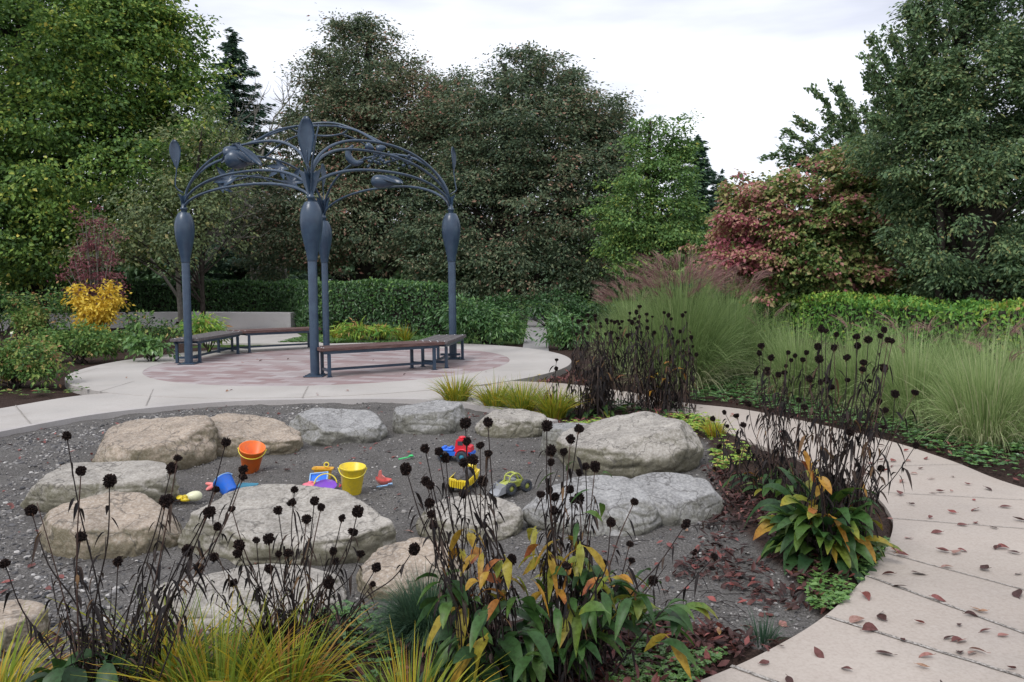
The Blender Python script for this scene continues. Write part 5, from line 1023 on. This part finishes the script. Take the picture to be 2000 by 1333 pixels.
def coneflower(seed, base_px, heads, label, hr, Yj=.16, extra=10, dried=6, rad=.10, green=(), curved=.5, group=None, base=None, stemr=.0026, lw=(.005, .013), dl=(.02, .06), sf=.22):
    rr = np.random.default_rng(seed); b = G(*base_px) if base is None else V3(*base, 0); b = V3(b[0], b[1], gz(b[0], b[1])); t = thing('coneflower', b, label, 'coneflower', group); wl = Geo(); Ps = []
    tgt = [(D(px, py, b[1]+rr.normal(0, Yj)), True) for px, py in heads]
    top = np.mean([x[0][2] for x in tgt]); cxm = np.mean([x[0][0] for x in tgt])
    for k in range(extra): q = tgt[rr.integers(len(tgt))][0]; tgt.append((b+(q-b)*rr.uniform(.35, .78)+rr.normal(0, .05, 3), False))
    for e, hd in tgt:
        d = e-b; s0 = V3(*(np.clip(d[:2]*sf, -rad*2.2, rad*2.2)+rr.normal(0, rad*.35, 2)), 0); e = e-b; L_ = np.linalg.norm(e-s0)
        m1 = s0+(e-s0)*.4+V3(*rr.normal(0, .02, 2), .05*L_)+rr.normal(0, .012, 3); m1[:2] -= (e-s0)[:2]*.12*curved; P = spline([s0, m1, s0+(e-s0)*.75+rr.normal(0, .008, 3), e], 16); Ps.append(P)
        g = Geo(); tube(P, np.linspace(stemr*1.35, stemr*.7, 16)*(1 if hd else .8), 5, rr.choice([.15, .35, .35, .65]), g=g)
        if hd and rr.uniform() < .4:                                     # a dead side twig
            k = rr.integers(7, 12); tw = norm(rr.normal(0, 1, 3)+V3(0, 0, 1.2))*rr.uniform(.05, .13); tube([P[k], P[k]+tw*.6, P[k]+tw+V3(0, 0, .01)], stemr*.5, 4, .2, g=g)
        so_ = g.build('stem', M['stem'], t)
        if hd:
            o = bpy.data.objects.new('seed_head', HM[rr.integers(7)]); col.objects.link(o); o.parent = so_; ax = Vector(P[-1]-P[-3]); o.rotation_euler = ax.to_track_quat('Z', 'Y').to_euler(); o.location = Vector(P[-1])+ax.normalized()*hr*.6; r = hr*rr.uniform(.68, 1.15)/1.08; o.scale = (r, r, r*rr.uniform(.9, 1.1))
        n = rr.poisson(dried); 
        if n:
            k = rr.integers(2, 14, n); org = P[k]; leafset(wl, rr, None, n, dl, lw, (.35, .3), (0, 0), .002, (-.5, .5), (.9, 2.2), org=org+rr.normal(0, .25, (n, 1))*(P[k+1]-P[k]), S=6, fold=.8)
    if len(wl.v): wl.build('withered_leaves', M['withered'], t)
    g = Geo()
    for a in green:
        kk = dict(a); n = kk.pop('n'); 
        if 'px' in kk:
            px = kk.pop('px'); org = np.array([D(x+rr.normal(0, 5), y+rr.normal(0, 5), b[1]+rr.normal(-.03, .10))-b for x, y in px for _ in range(n)]); leafset(g, rr, None, len(org), org=org, z=(0, 0), rad=.01, **kk)
        else: leafset(g, rr, (0, 0, 0), n, **kk)
    if len(g.v): g.build('leaves', M['cone_leaf'], t)
    return t
HA = [(131, 857), (158, 925), (214, 945), (346, 900), (334, 920), (323, 985), (62, 1002), (11, 1106), (157, 1054), (230, 1103), (365, 1080), (440, 870), (406, 1006), (423, 1033), (420, 961), (473, 923), (473, 937)]
HB = [(454, 999), (501, 1060), (525, 1057), (469, 1070), (466, 1085), (392, 1114), (422, 1092), (544, 1002), (575, 961), (571, 986), (598, 1019), (614, 983), (626, 996), (667, 1017), (698, 1003), (688, 1044), (562, 1085), (545, 1087), (527, 1116), (457, 1143), (650, 1082), (654, 1101), (703, 1086), (733, 1113), (641, 1142), (725, 1145), (508, 1229), (567, 1220), (645, 1296), (807, 1076)]
HC1 = [(909, 832), (953, 830), (831, 882), (858, 887), (912, 867), (938, 875), (953, 891), (907, 909), (924, 904), (871, 900), (794, 921), (833, 945), (841, 953), (944, 945), (905, 971), (840, 988), (842, 1010), (848, 1031), (925, 1058), (913, 1111), (999, 1098), (947, 1031)]
HC2 = [(1068, 837), (1130, 842), (1114, 863), (1076, 885), (1101, 888), (1076, 908), (1131, 928), (1144, 916), (1162, 916), (1073, 962), (1083, 976), (1114, 961), (1118, 982), (1132, 979), (1057, 971), (1083, 1002), (1143, 1077), (1237, 985), (1193, 1026), (1229, 1067), (1232, 1099), (1177, 1105), (1272, 1138), (1107, 1110), (1119, 1125), (1146, 1132), (1121, 1169), (1174, 1166), (1338, 1027), (1392, 1091)]
HD1 = [(1598, 681), (1604, 646), (1613, 650), (1633, 657), (1629, 683), (1600, 706), (1581, 744), (1615, 746), (1603, 750), (1654, 702), (1673, 661), (1675, 679), (1696, 667), (1719, 660), (1726, 648), (1734, 668), (1742, 670), (1686, 712), (1726, 723), (1684, 725), (1655, 746), (1697, 748), (1748, 773), (1786, 770), (1716, 788), (1728, 805), (1725, 838), (1674, 827), (1660, 847), (1720, 919), (1787, 873), (1625, 760), (1571, 799), (1560, 785)]
HD2 = [(1487, 679), (1483, 693), (1506, 702), (1477, 732), (1500, 732), (1499, 724), (1520, 735), (1532, 731), (1539, 692), (1553, 698), (1545, 707), (1568, 706), (1575, 692), (1535, 718), (1462, 792), (1416, 808), (1439, 815), (1422, 835), (1393, 821), (1407, 874), (1443, 885), (1452, 832), (1461, 920)]
HE1 = [(1118, 625), (1130, 630), (1136, 628), (1148, 618), (1150, 630), (1140, 643), (1148, 653), (1163, 619), (1163, 627), (1167, 653), (1173, 634), (1173, 640), (1185, 628), (1186, 634), (1194, 629), (1200, 632), (1206, 630), (1209, 635), (1215, 630), (1212, 643), (1126, 655), (1195, 652), (1206, 663), (1183, 655), (1087, 705), (1086, 722)]
HE2 = [(1230, 614), (1229, 628), (1235, 632), (1243, 612), (1249, 601), (1249, 621), (1240, 625), (1247, 631), (1263, 616), (1264, 629), (1274, 621), (1264, 643), (1243, 643), (1297, 613), (1305, 618), (1311, 625), (1333, 618), (1339, 612), (1300, 640), (1314, 645), (1328, 650), (1350, 661), (1353, 679), (1348, 693), (1360, 695), (1323, 670), (1336, 669), (1278, 652), (1252, 652), (1314, 663), (1226, 658)]
big = dict(Lr=(.11, .18), wr=(.03, .05))
coneflower(301, (200, 1400), HA, 'withered coneflower clump with tall dark stems in the lower left corner', .0165, .10, 44, 9, .13, [dict(n=4, px=[(150, 1300), (110, 1320), (200, 1290), (180, 1330)], tone=(.36, .06), Lr=(.12, .18), wr=(.06, .085), az=(-1.5, 1.5), rise=(0, .7), droop=(.5, 1.1)), dict(n=16, tone=(.33, .08), Lr=(.12, .2), wr=(.05, .08), rise=(.3, .8), droop=(.5, .9), z=(.02, .10), rad=.14)])
coneflower(302, (560, 1300), HB, 'withered coneflower clump above the yellow green grass, left of the dark green tuft', .0165, .12, 34, 8, .16, [dict(n=22, tone=(.5, .15), Lr=(.07, .13), wr=(.02, .035), rad=.25, rise=(.2, .7), droop=(.5, .9))])
coneflower(303, (955, 1330), HC1, 'nearest coneflower plant, its left stems crossing the toys and leaves turning yellow', .0165, .13, 36, 12, .13,
           [dict(n=34, tone=(.33, .07), rise=(.35, 1.1), droop=(.5, 1.2), z=(.0, .16), rad=.12, **big), dict(n=12, tone=(.3, .05), az=(-1.7, .9), rise=(.5, 1), droop=(.6, 1.1), z=(.08, .22), rad=.1, Lr=(.16, .24), wr=(.05, .07)), dict(n=3, px=[(905, 1030), (900, 1075), (945, 1080), (930, 1130), (985, 1090), (960, 1110), (1000, 1130), (940, 1160), (970, 1160), (905, 1110)], tone=(.8, .09), Lr=(.05, .10), wr=(.022, .042), rise=(-.4, .4), droop=(.5, 1.4)),
            dict(n=8, px=[(880, 1170), (905, 1240), (960, 1190), (1005, 1180), (1000, 1290), (1020, 1230), (870, 1140), (940, 1290), (900, 1310), (1040, 1290)], tone=(.42, .10), Lr=(.09, .16), wr=(.032, .055), az=(-1.7, 1.2), rise=(.1, .8), droop=(.6, 1.2)),
            dict(n=2, px=[(950, 1240), (905, 1180)], tone=(.72, .05), Lr=(.12, .17), wr=(.05, .065), az=(-1.6, .5), rise=(0, .3), droop=(.9, 1.3))])
coneflower(304, (1100, 1310), HC2, 'nearest coneflower plant on the right with green leaves spreading over the litter', .0165, .13, 36, 12, .14,
           [dict(n=40, tone=(.34, .08), rise=(.35, 1.0), droop=(.5, 1.2), z=(.0, .2), rad=.16, **big), dict(n=24, tone=(.38, .09), az=(.1, .5), rise=(.5, 1.1), droop=(.5, 1.0), z=(.08, .26), rad=.38, Lr=(.12, .2), wr=(.035, .05)), dict(n=3, px=[(1050, 1040), (1065, 1095), (1040, 1130), (1090, 1100), (1080, 1150), (1130, 1060), (1125, 1095), (1180, 1130), (1200, 1125), (1160, 1135), (1060, 1070), (1100, 1050)], tone=(.76, .07), Lr=(.07, .12), wr=(.022, .036), rise=(-.5, .5), droop=(.5, 1.4)),
            dict(n=8, px=[(1150, 1110), (1185, 1150), (1140, 1180), (1200, 1190), (1250, 1160), (1290, 1190), (1330, 1200), (1100, 1290), (1160, 1250), (1090, 1180), (1120, 1140)], tone=(.42, .10), Lr=(.09, .16), wr=(.03, .05), az=(-1.2, 1.5), rise=(.1, .9), droop=(.6, 1.2)),
            dict(n=1, px=[(1060, 1245), (1075, 1250), (1220, 1190), (1290, 1240), (1305, 1235)], tone=(.75, .05), Lr=(.09, .13), wr=(.03, .04), rise=(-.8, -.2), droop=(.5, 1)),
            dict(n=1, px=[(1180, 930), (1172, 960), (1185, 985), (1130, 1000), (1125, 1030), (1128, 905), (1090, 920)], tone=(.45, .06), Lr=(.07, .11), wr=(.02, .03), rise=(-.3, .5), droop=(.5, 1.2))])
coneflower(305, (1605, 1085), HD1, 'tallest coneflower plant beside the path, with a skirt of large green and orange leaves', .0165, .16, 34, 11, .14,
           [dict(n=120, tone=(.42, .12), rise=(.6, 1.5), droop=(.6, 1.25), z=(.0, .28), rad=.18, Lr=(.16, .30), wr=(.05, .085)), dict(n=16, tone=(.5, .05), az=(-1.6, 1.2), rise=(.5, 1), droop=(.6, 1.1), z=(.05, .2), rad=.12, Lr=(.2, .3), wr=(.06, .085)), dict(n=1, px=[(1600, 880), (1610, 900), (1595, 930), (1620, 950), (1600, 1000), (1598, 1010), (1548, 905), (1570, 870), (1660, 930), (1590, 970), (1620, 1010), (1640, 970)], tone=(.84, .07), Lr=(.08, .15), wr=(.03, .055), az=(-1.5, 1), rise=(-.3, .5), droop=(.6, 1.4)), dict(n=1, px=[(1555, 1060), (1650, 1045), (1680, 1080)], tone=(.78, .05), Lr=(.14, .2), wr=(.05, .07), az=(-1.6, .8))], lw=(.006, .018), dl=(.03, .08), sf=.4)
coneflower(306, (1530, 960), HD2, 'coneflower plant leaning left beside the squared boulder, near the path', .0175, .2, 24, 10, .16, [dict(n=36, tone=(.42, .14), rise=(.4, 1.0), droop=(.5, 1.1), z=(.0, .14), rad=.22, Lr=(.16, .26), wr=(.04, .06))], lw=(.006, .018), dl=(.03, .08), sf=.4)
coneflower(307, (1175, 800), HE1, 'back clump of coneflowers with black heads, left half, before the tall grass', .0195, .22, 44, 13, .30, [dict(n=60, tone=(.38, .12), rise=(.3, .8), droop=(.5, 1.0), z=(.0, .10), rad=.45, Lr=(.14, .24), wr=(.04, .07)), dict(n=1, px=[(1130, 715), (1160, 750), (1150, 740), (1210, 745)], tone=(.9, .05), Lr=(.12, .2), wr=(.03, .05))], stemr=.0034, lw=(.010, .026), dl=(.03, .09), sf=.9)
coneflower(308, (1285, 798), HE2, 'back clump of coneflowers with black heads, right half, before the tall grass', .0195, .22, 44, 13, .30, [dict(n=50, tone=(.40, .14), rise=(.3, .8), droop=(.5, 1.0), z=(.0, .12), rad=.4, Lr=(.14, .24), wr=(.04, .07)), dict(n=2, px=[(1290, 735), (1300, 750), (1280, 770), (1315, 715), (1330, 725), (1275, 760)], tone=(.82, .06), Lr=(.12, .2), wr=(.03, .05))], stemr=.0034, lw=(.010, .026), dl=(.03, .09), sf=.9)
coneflower(309, (1490, 1010), [(1338, 1028), (1393, 940), (1560, 1000)], 'sparse sprawling coneflower with thin stems over the leaf litter', .0165, .1, 8, 4, .1)
coneflower(310, (250, 668), [(248, 612), (255, 620), (268, 625), (300, 622), (335, 628), (345, 632), (325, 640), (290, 632), (275, 640), (338, 652)], 'distant coneflower clump in front of the seat wall', .03, .3, 12, 6, .3, [dict(n=20, tone=(.45, .15), rad=.3, **big)], stemr=.006, lw=(.02, .04))
# two small yellow daisies
for k, (px, py, q) in enumerate(((1051, 733, 'upper'), (1093, 778, 'lower'))):
    e = D(px, py, G(1060, 800)[1]); b = V3(e[0], e[1], -.05); t = thing('yellow_flower', b, q+' small yellow flower among the back grass tufts', 'flower'); tube([(0, 0, 0), (.01, 0, (e[2]+.05)*.5), (0, 0, e[2]+.05)], .003, 5, .9).build('stem', M['stem'], t); g = Geo(); rr = np.random.default_rng(k)
    leafset(g, rr, (0, 0, e[2]+.05), 12, (.022, .03), (.010, .014), (.7, .02), (0, 0), .004, (.1, .4), (0, .2), S=5); g.build('petals', M['yellow'], t)
# ================================================================== GROUND COVER AND FALLEN LEAVES
rr = np.random.default_rng(9)
def scatter(poly, n):
    P = np.array([p[:2] for p in poly]); x = rr.uniform(P[:, 0].min(), P[:, 0].max(), n*4); y = rr.uniform(P[:, 1].min(), P[:, 1].max(), n*4); k = inpoly(x, y, poly); return x[k][:n], y[k][:n]
def cover(name, poly, n, leaf, tone, m, label, h=.08, patch=2.5, thr=0.0):
    x, y = scatter(poly, n); k = vnoise(np.stack([x, y, 0*x], 1)*patch, 4) > thr+rr.normal(0, .2, len(x)); x, y = x[k], y[k]; n = len(x); g = Geo()
    a = np.repeat(rr.uniform(0, 6.28, n), 5)+np.tile(np.arange(5)*2*PI/5, n)+rr.normal(0, .25, n*5); d = np.stack([np.cos(a), np.sin(a), 0*a], 1); s = leaf*np.exp(rr.normal(0, .3, n)); s5 = np.repeat(s, 5); z = np.repeat(rr.uniform(.2, 1, n)*h, 5)
    C = np.stack([np.repeat(x, 5), np.repeat(y, 5), z-.022], 1)+d*s5[:, None]*.5; leaf_quads(g, C, d+V3(0, 0, .15), norm(V3(0, 0, 1)+rr.normal(0, .3, C.shape)), s5, s5*.7, np.clip(rr.normal(tone[0], tone[1], n*5), 0, 1))
    tag(g.build(name, m, smooth=False), kind='stuff', label=label, cat='ground cover')
RB = [G(*p) for p in [(1340, 780), (1480, 796), (1700, 845), (1850, 890), (2000, 945), (2300, 1040)]]+[V3(9, 7, 0), V3(9, 12, 0), V3(3, 11.5, 0)]
cover('ground_cover', RB, 17000, .03, (.55, .2), LM['laurel'], 'green ground cover under the ornamental grasses', .10, 1.6, -.55)
cover('ground_cover', [G(*p) for p in [(1560, 1090), (1740, 1050), (1715, 1100), (1640, 1180), (1590, 1190), (1560, 1130)]], 700, .018, (.8, .15), LM['laurel'], 'small bright clover along the path edge', .04, 3, -.3)
cover('ground_cover', [G(*p) for p in [(1180, 1333), (1250, 1240), (1330, 1270), (1420, 1270), (1360, 1325), (1300, 1400)]], 700, .016, (.8, .15), LM['laurel'], 'small bright clover under the nearest coneflowers', .04, 3, -.3)
cover('ground_cover', [G(*p) for p in [(600, 1180), (760, 1180), (800, 1333), (640, 1333)]]+[G(500, 1500)], 900, .018, (.6, .2), LM['laurel'], 'small green weeds between the grass tufts', .04, 3, -.1)
cover('ground_cover', [G(*p) for p in [(1100, 830), (1370, 812), (1440, 850), (1480, 900), (1400, 920), (1380, 850), (1120, 845)]], 900, .03, (.7, .2), LM['yhedge'], 'yellow green ground cover behind the squared boulder', .08, 2, -.3)
cover('ground_cover', [G(*p) for p in [(640, 668), (545, 668), (600, 655), (900, 655), (900, 672)]], 7000, .035, (.75, .15), LM['laurel'], 'short bright grass behind the rear bench', .05, 2, -1)
cover('ground_cover', [G(*p) for p in [(0, 775), (180, 765), (120, 735), (100, 700), (200, 690), (345, 672), (400, 655), (60, 655), (-200, 700), (-200, 800)]], 3000, .04, (.3, .25), LM['azalea'], 'low dark plants in the left bed', .06, 1.5, .1)
def curl_leaf(seed, L_=.055, W_=.028):
    rr = np.random.default_rng(seed); g = Geo(); S = 7; s = np.linspace(0, 1, S); cur = rr.uniform(-.5, .9); P = np.stack([(s-.5)*L_, .12*L_*np.sin(s*3+rr.uniform(0, 3)), cur*L_*.35*(s-.5)**2*2+.002], 1)[None]; T_ = norm(np.gradient(P, axis=1)); sd = norm(np.cross(T_, V3(0, 0, 1)+rr.normal(0, .15, 3))); up_ = np.cross(sd, T_)
    ribbons(g, P, (W_*.5*np.maximum(np.sin(s**.85*PI), .06))[None], sd, 0, rr.uniform(.1, .9), up_); tube([P[0, 0], P[0, 0]-V3(L_*.18, .002, -.002)], .0009, 4, 0, g=g, cap=False)
    return g
LMESH = []
for k in range(10):
    for q in range(4):
        g = curl_leaf(400+k); g.tone = [np.full(len(v), (.22, .5, .66, .85)[q]+.05*((k % 3)-1)) for v in g.v]; o = g.build('fallen_leaf', M['litter']); LMESH.append(o.data); bpy.data.objects.remove(o)
def drop(pts, label, group, zf, size=(1, 1.4), tones=(0, 1, 2, 3)):
    for x, y in pts:
        me = LMESH[rr.integers(10)*4+rr.choice(tones)]; o = bpy.data.objects.new('fallen_leaf', me); col.objects.link(o); s = rr.uniform(*size); o.scale = (s, s*rr.uniform(.8, 1.3), s); o.rotation_euler = (rr.normal(0, .25), rr.normal(0, .2), rr.uniform(0, 6.28)); o.location = (x, y, zf(x, y)+.004+.004*s); tag(o, label, 'leaf', group)
PXL = [(1728, 1276), (1655, 1305), (1545, 1329), (1492, 1292), (1880, 1075), (1870, 1080), (1738, 1013), (1840, 1075), (1735, 1120), (1757, 1145), (1722, 1197), (1725, 1205), (1855, 1245), (1870, 1250), (1900, 1275), (1910, 1270), (1975, 1305), (1905, 1020), (1880, 1025), (1950, 1070), (1980, 1078), (1960, 1070), (1833, 1170), (1850, 1107), (1800, 915), (1785, 925), (1862, 930), (1905, 995), (1820, 935), (1835, 960), (1775, 900), (1770, 880), (1700, 905), (1760, 965), (1780, 985), (1750, 1075), (1762, 1085), (1795, 1215), (1730, 920), (1745, 900), (1890, 945), (1930, 955), (1860, 1000), (1815, 1010), (1965, 990), (1990, 1015), (1940, 1030), (1795, 1120), (1830, 1040), (1910, 1190), (1960, 1240), (1600, 1275), (1700, 1230), (1925, 1110), (1990, 1160), (1690, 925), (1720, 900), (1650, 880), (1810, 895), (1760, 940), (1990, 1120), (1690, 1165), (1675, 1212), (1775, 1050), (1800, 870), (1430, 812), (1480, 820), (1720, 870)]
drop([G(*p)[:2] for p in PXL], 'curled red brown leaf fallen on the pale curving footpath', 'fallen leaves on the footpath', lambda x, y: -.010, (.8, 1.35))
ri = np.random.default_rng(66); xx = ri.uniform(1.4, 4.0, 500); yy = ri.uniform(2.6, 8.5, 500); kk = inpoly(xx, yy, list(OUTER)+list(INNER[::-1])) & (vnoise(np.stack([xx, yy, 0*xx], 1)*2.3, 41) > .12)
drop([(a, b) for a, b in zip(xx[kk], yy[kk])][:75], 'curled red brown leaf fallen on the pale curving footpath', 'fallen leaves on the footpath', lambda x, y: -.010, (.45, 1.1))
PPIT = [(640, 875), (660, 868), (735, 865), (760, 880), (720, 800), (745, 805), (600, 815), (430, 800), (362, 797), (350, 800), (610, 840), (1050, 850), (1090, 845), (1010, 870), (1020, 880), (820, 905), (770, 890), (690, 892), (625, 1000), (580, 1110), (500, 1107), (20, 990), (75, 1035), (60, 1110), (15, 1145), (120, 1130), (95, 1155), (8, 1160), (1040, 880), (1350, 1010), (1330, 1060), (1180, 1085), (1200, 1070), (1310, 1075), (1370, 1060), (1400, 1050), (1330, 1100), (1360, 1110), (1400, 1130), (1420, 1080), (800, 1035), (960, 915), (985, 910), (1035, 905), (780, 960), (40, 880), (140, 890), (60, 830), (20, 870), (230, 830), (540, 900), (560, 915), (800, 880), (860, 915), (720, 985), (1000, 990), (890, 965), (1430, 1140), (1340, 1150), (1390, 1180), (1500, 1200), (1530, 1215), (1460, 1235), (1300, 1160), (1450, 1180), (1500, 1170), (1550, 1190), (350, 980), (180, 900)]
drop([G(*p, -.06)[:2] for p in PPIT], 'curled reddish leaf lying on the dark sand of the pit', 'fallen leaves on the pit sand', gz, (.7, 1.25), (1, 2, 3, 2))
drop([G(p[0]+rr.normal(0, 4), p[1]+rr.normal(0, 3))[:2] for p in ((475, 712), (505, 703), (508, 708), (480, 716), (680, 765), (630, 772), (445, 768), (450, 762), (730, 700), (620, 765), (560, 705), (790, 735), (950, 725), (250, 745))], 'small dead leaf lying on the plaza around the arbor', 'fallen leaves on the plaza', lambda x, y: .002, (.9, 1.2), (0, 1, 3))
def litter(poly, n, label, sz=(.035, .07), tone=(.42, .22), thr=-.3, hz=.03):
    x, y = scatter(poly, n); k = vnoise(np.stack([x, y, 0*x], 1)*2.2, 14) > thr+rr.normal(0, .3, len(x)); x, y = x[k], y[k]; n = len(x); g = Geo(); z = np.array([gz(a, b) for a, b in zip(x, y)])+rr.uniform(0, hz, n)
    leafset(g, rr, None, n, sz, (.014, .030), tone, (0, 0), .003, (-.4, .5), (-.6, .8), org=np.stack([x, y, z+.006], 1), S=5, fold=.5)
    tag(g.build('leaf_litter', M['litter']), kind='stuff', label=label, cat='leaf litter')
litter([G(*p) for p in [(1380, 900), (1480, 930), (1560, 1060), (1690, 1100), (1620, 1180), (1500, 1170), (1400, 1110), (1300, 1110), (1380, 1040)]], 1300, 'dense red brown leaf litter beside the path coneflower', tone=(.22, .24), thr=-.35, hz=.02)
litter([G(*p) for p in [(1100, 1333), (1150, 1200), (1300, 1190), (1500, 1255), (1350, 1325), (1200, 1450)]], 900, 'brown leaf litter under the nearest coneflowers', tone=(.25, .2), thr=-.6)
litter([G(*p) for p in [(0, 1250), (300, 1200), (900, 1210), (1130, 1260), (1100, 1400), (500, 1600), (0, 1600)]], 1400, 'dark leaf litter in the front bed', tone=(.2, .2), thr=-.5)
litter([G(*p) for p in [(840, 800), (1100, 815), (1370, 800), (1370, 830), (1180, 850), (1050, 828), (850, 800)]], 700, 'russet mulch leaves along the back bed', tone=(.4, .2), thr=-1)
litter(RB, 5200, 'red leaf litter in the bed under the ornamental grasses', tone=(.38, .24), thr=-.2)
litter([G(*p) for p in [(1040, 735), (1130, 722), (1150, 748), (1000, 748)]], 300, 'brown leaves in the wedge bed by the plaza', tone=(.45, .15), thr=-2, sz=(.05, .09))
litter([p for p in INNER[40:70]]+[p+(q-p)*.10 for p, q in list(zip(INNER[40:70], OUTER[40:70]))[::-1]], 160, 'leaf bits drifted along the path edge', tone=(.35, .22), thr=-.3, hz=.0)
litter(PIT, 900, 'bits of red leaf scattered thinly over the pit', tone=(.5, .2), thr=.2, sz=(.02, .04), hz=.003)
# twigs on the sand
g = Geo()
for k in range(90):
    x, y = G(rr.uniform(1250, 1560), rr.uniform(1040, 1200))[:2] if k < 60 else G(rr.uniform(100, 900), rr.uniform(860, 1150))[:2]; a = rr.uniform(0, 6.28); L_ = rr.uniform(.04, .16); z = gz(x, y)+.008; tube([(x, y, z), (x+L_*.5*math.cos(a), y+L_*.5*math.sin(a), z+.006), (x+L_*math.cos(a+.2), y+L_*math.sin(a+.2), z)], .0018, 4, .3, g=g)
tag(g.build('twigs', M['stem']), kind='stuff', label='dead twigs scattered on the sand', cat='twigs')
# plant tag at the far left
p = G(22, 668); t = thing('plant_tag', p, 'small white plant label on a stake at the left edge', 'plant tag'); tube([(0, 0, -.05), (0, 0, .1), (.01, .0, .22)], .004, 5).build('stake', M['bolt'], t); q = box(-.04, .04, -.002, .002, 0, .075, 0); q.xf(Matrix.Translation((.01, 0, .2)) @ Matrix.Rotation(-.4, 4, 'X')); q.build('plate', M['cream'], t, False)
bpy.context.view_layer.update()
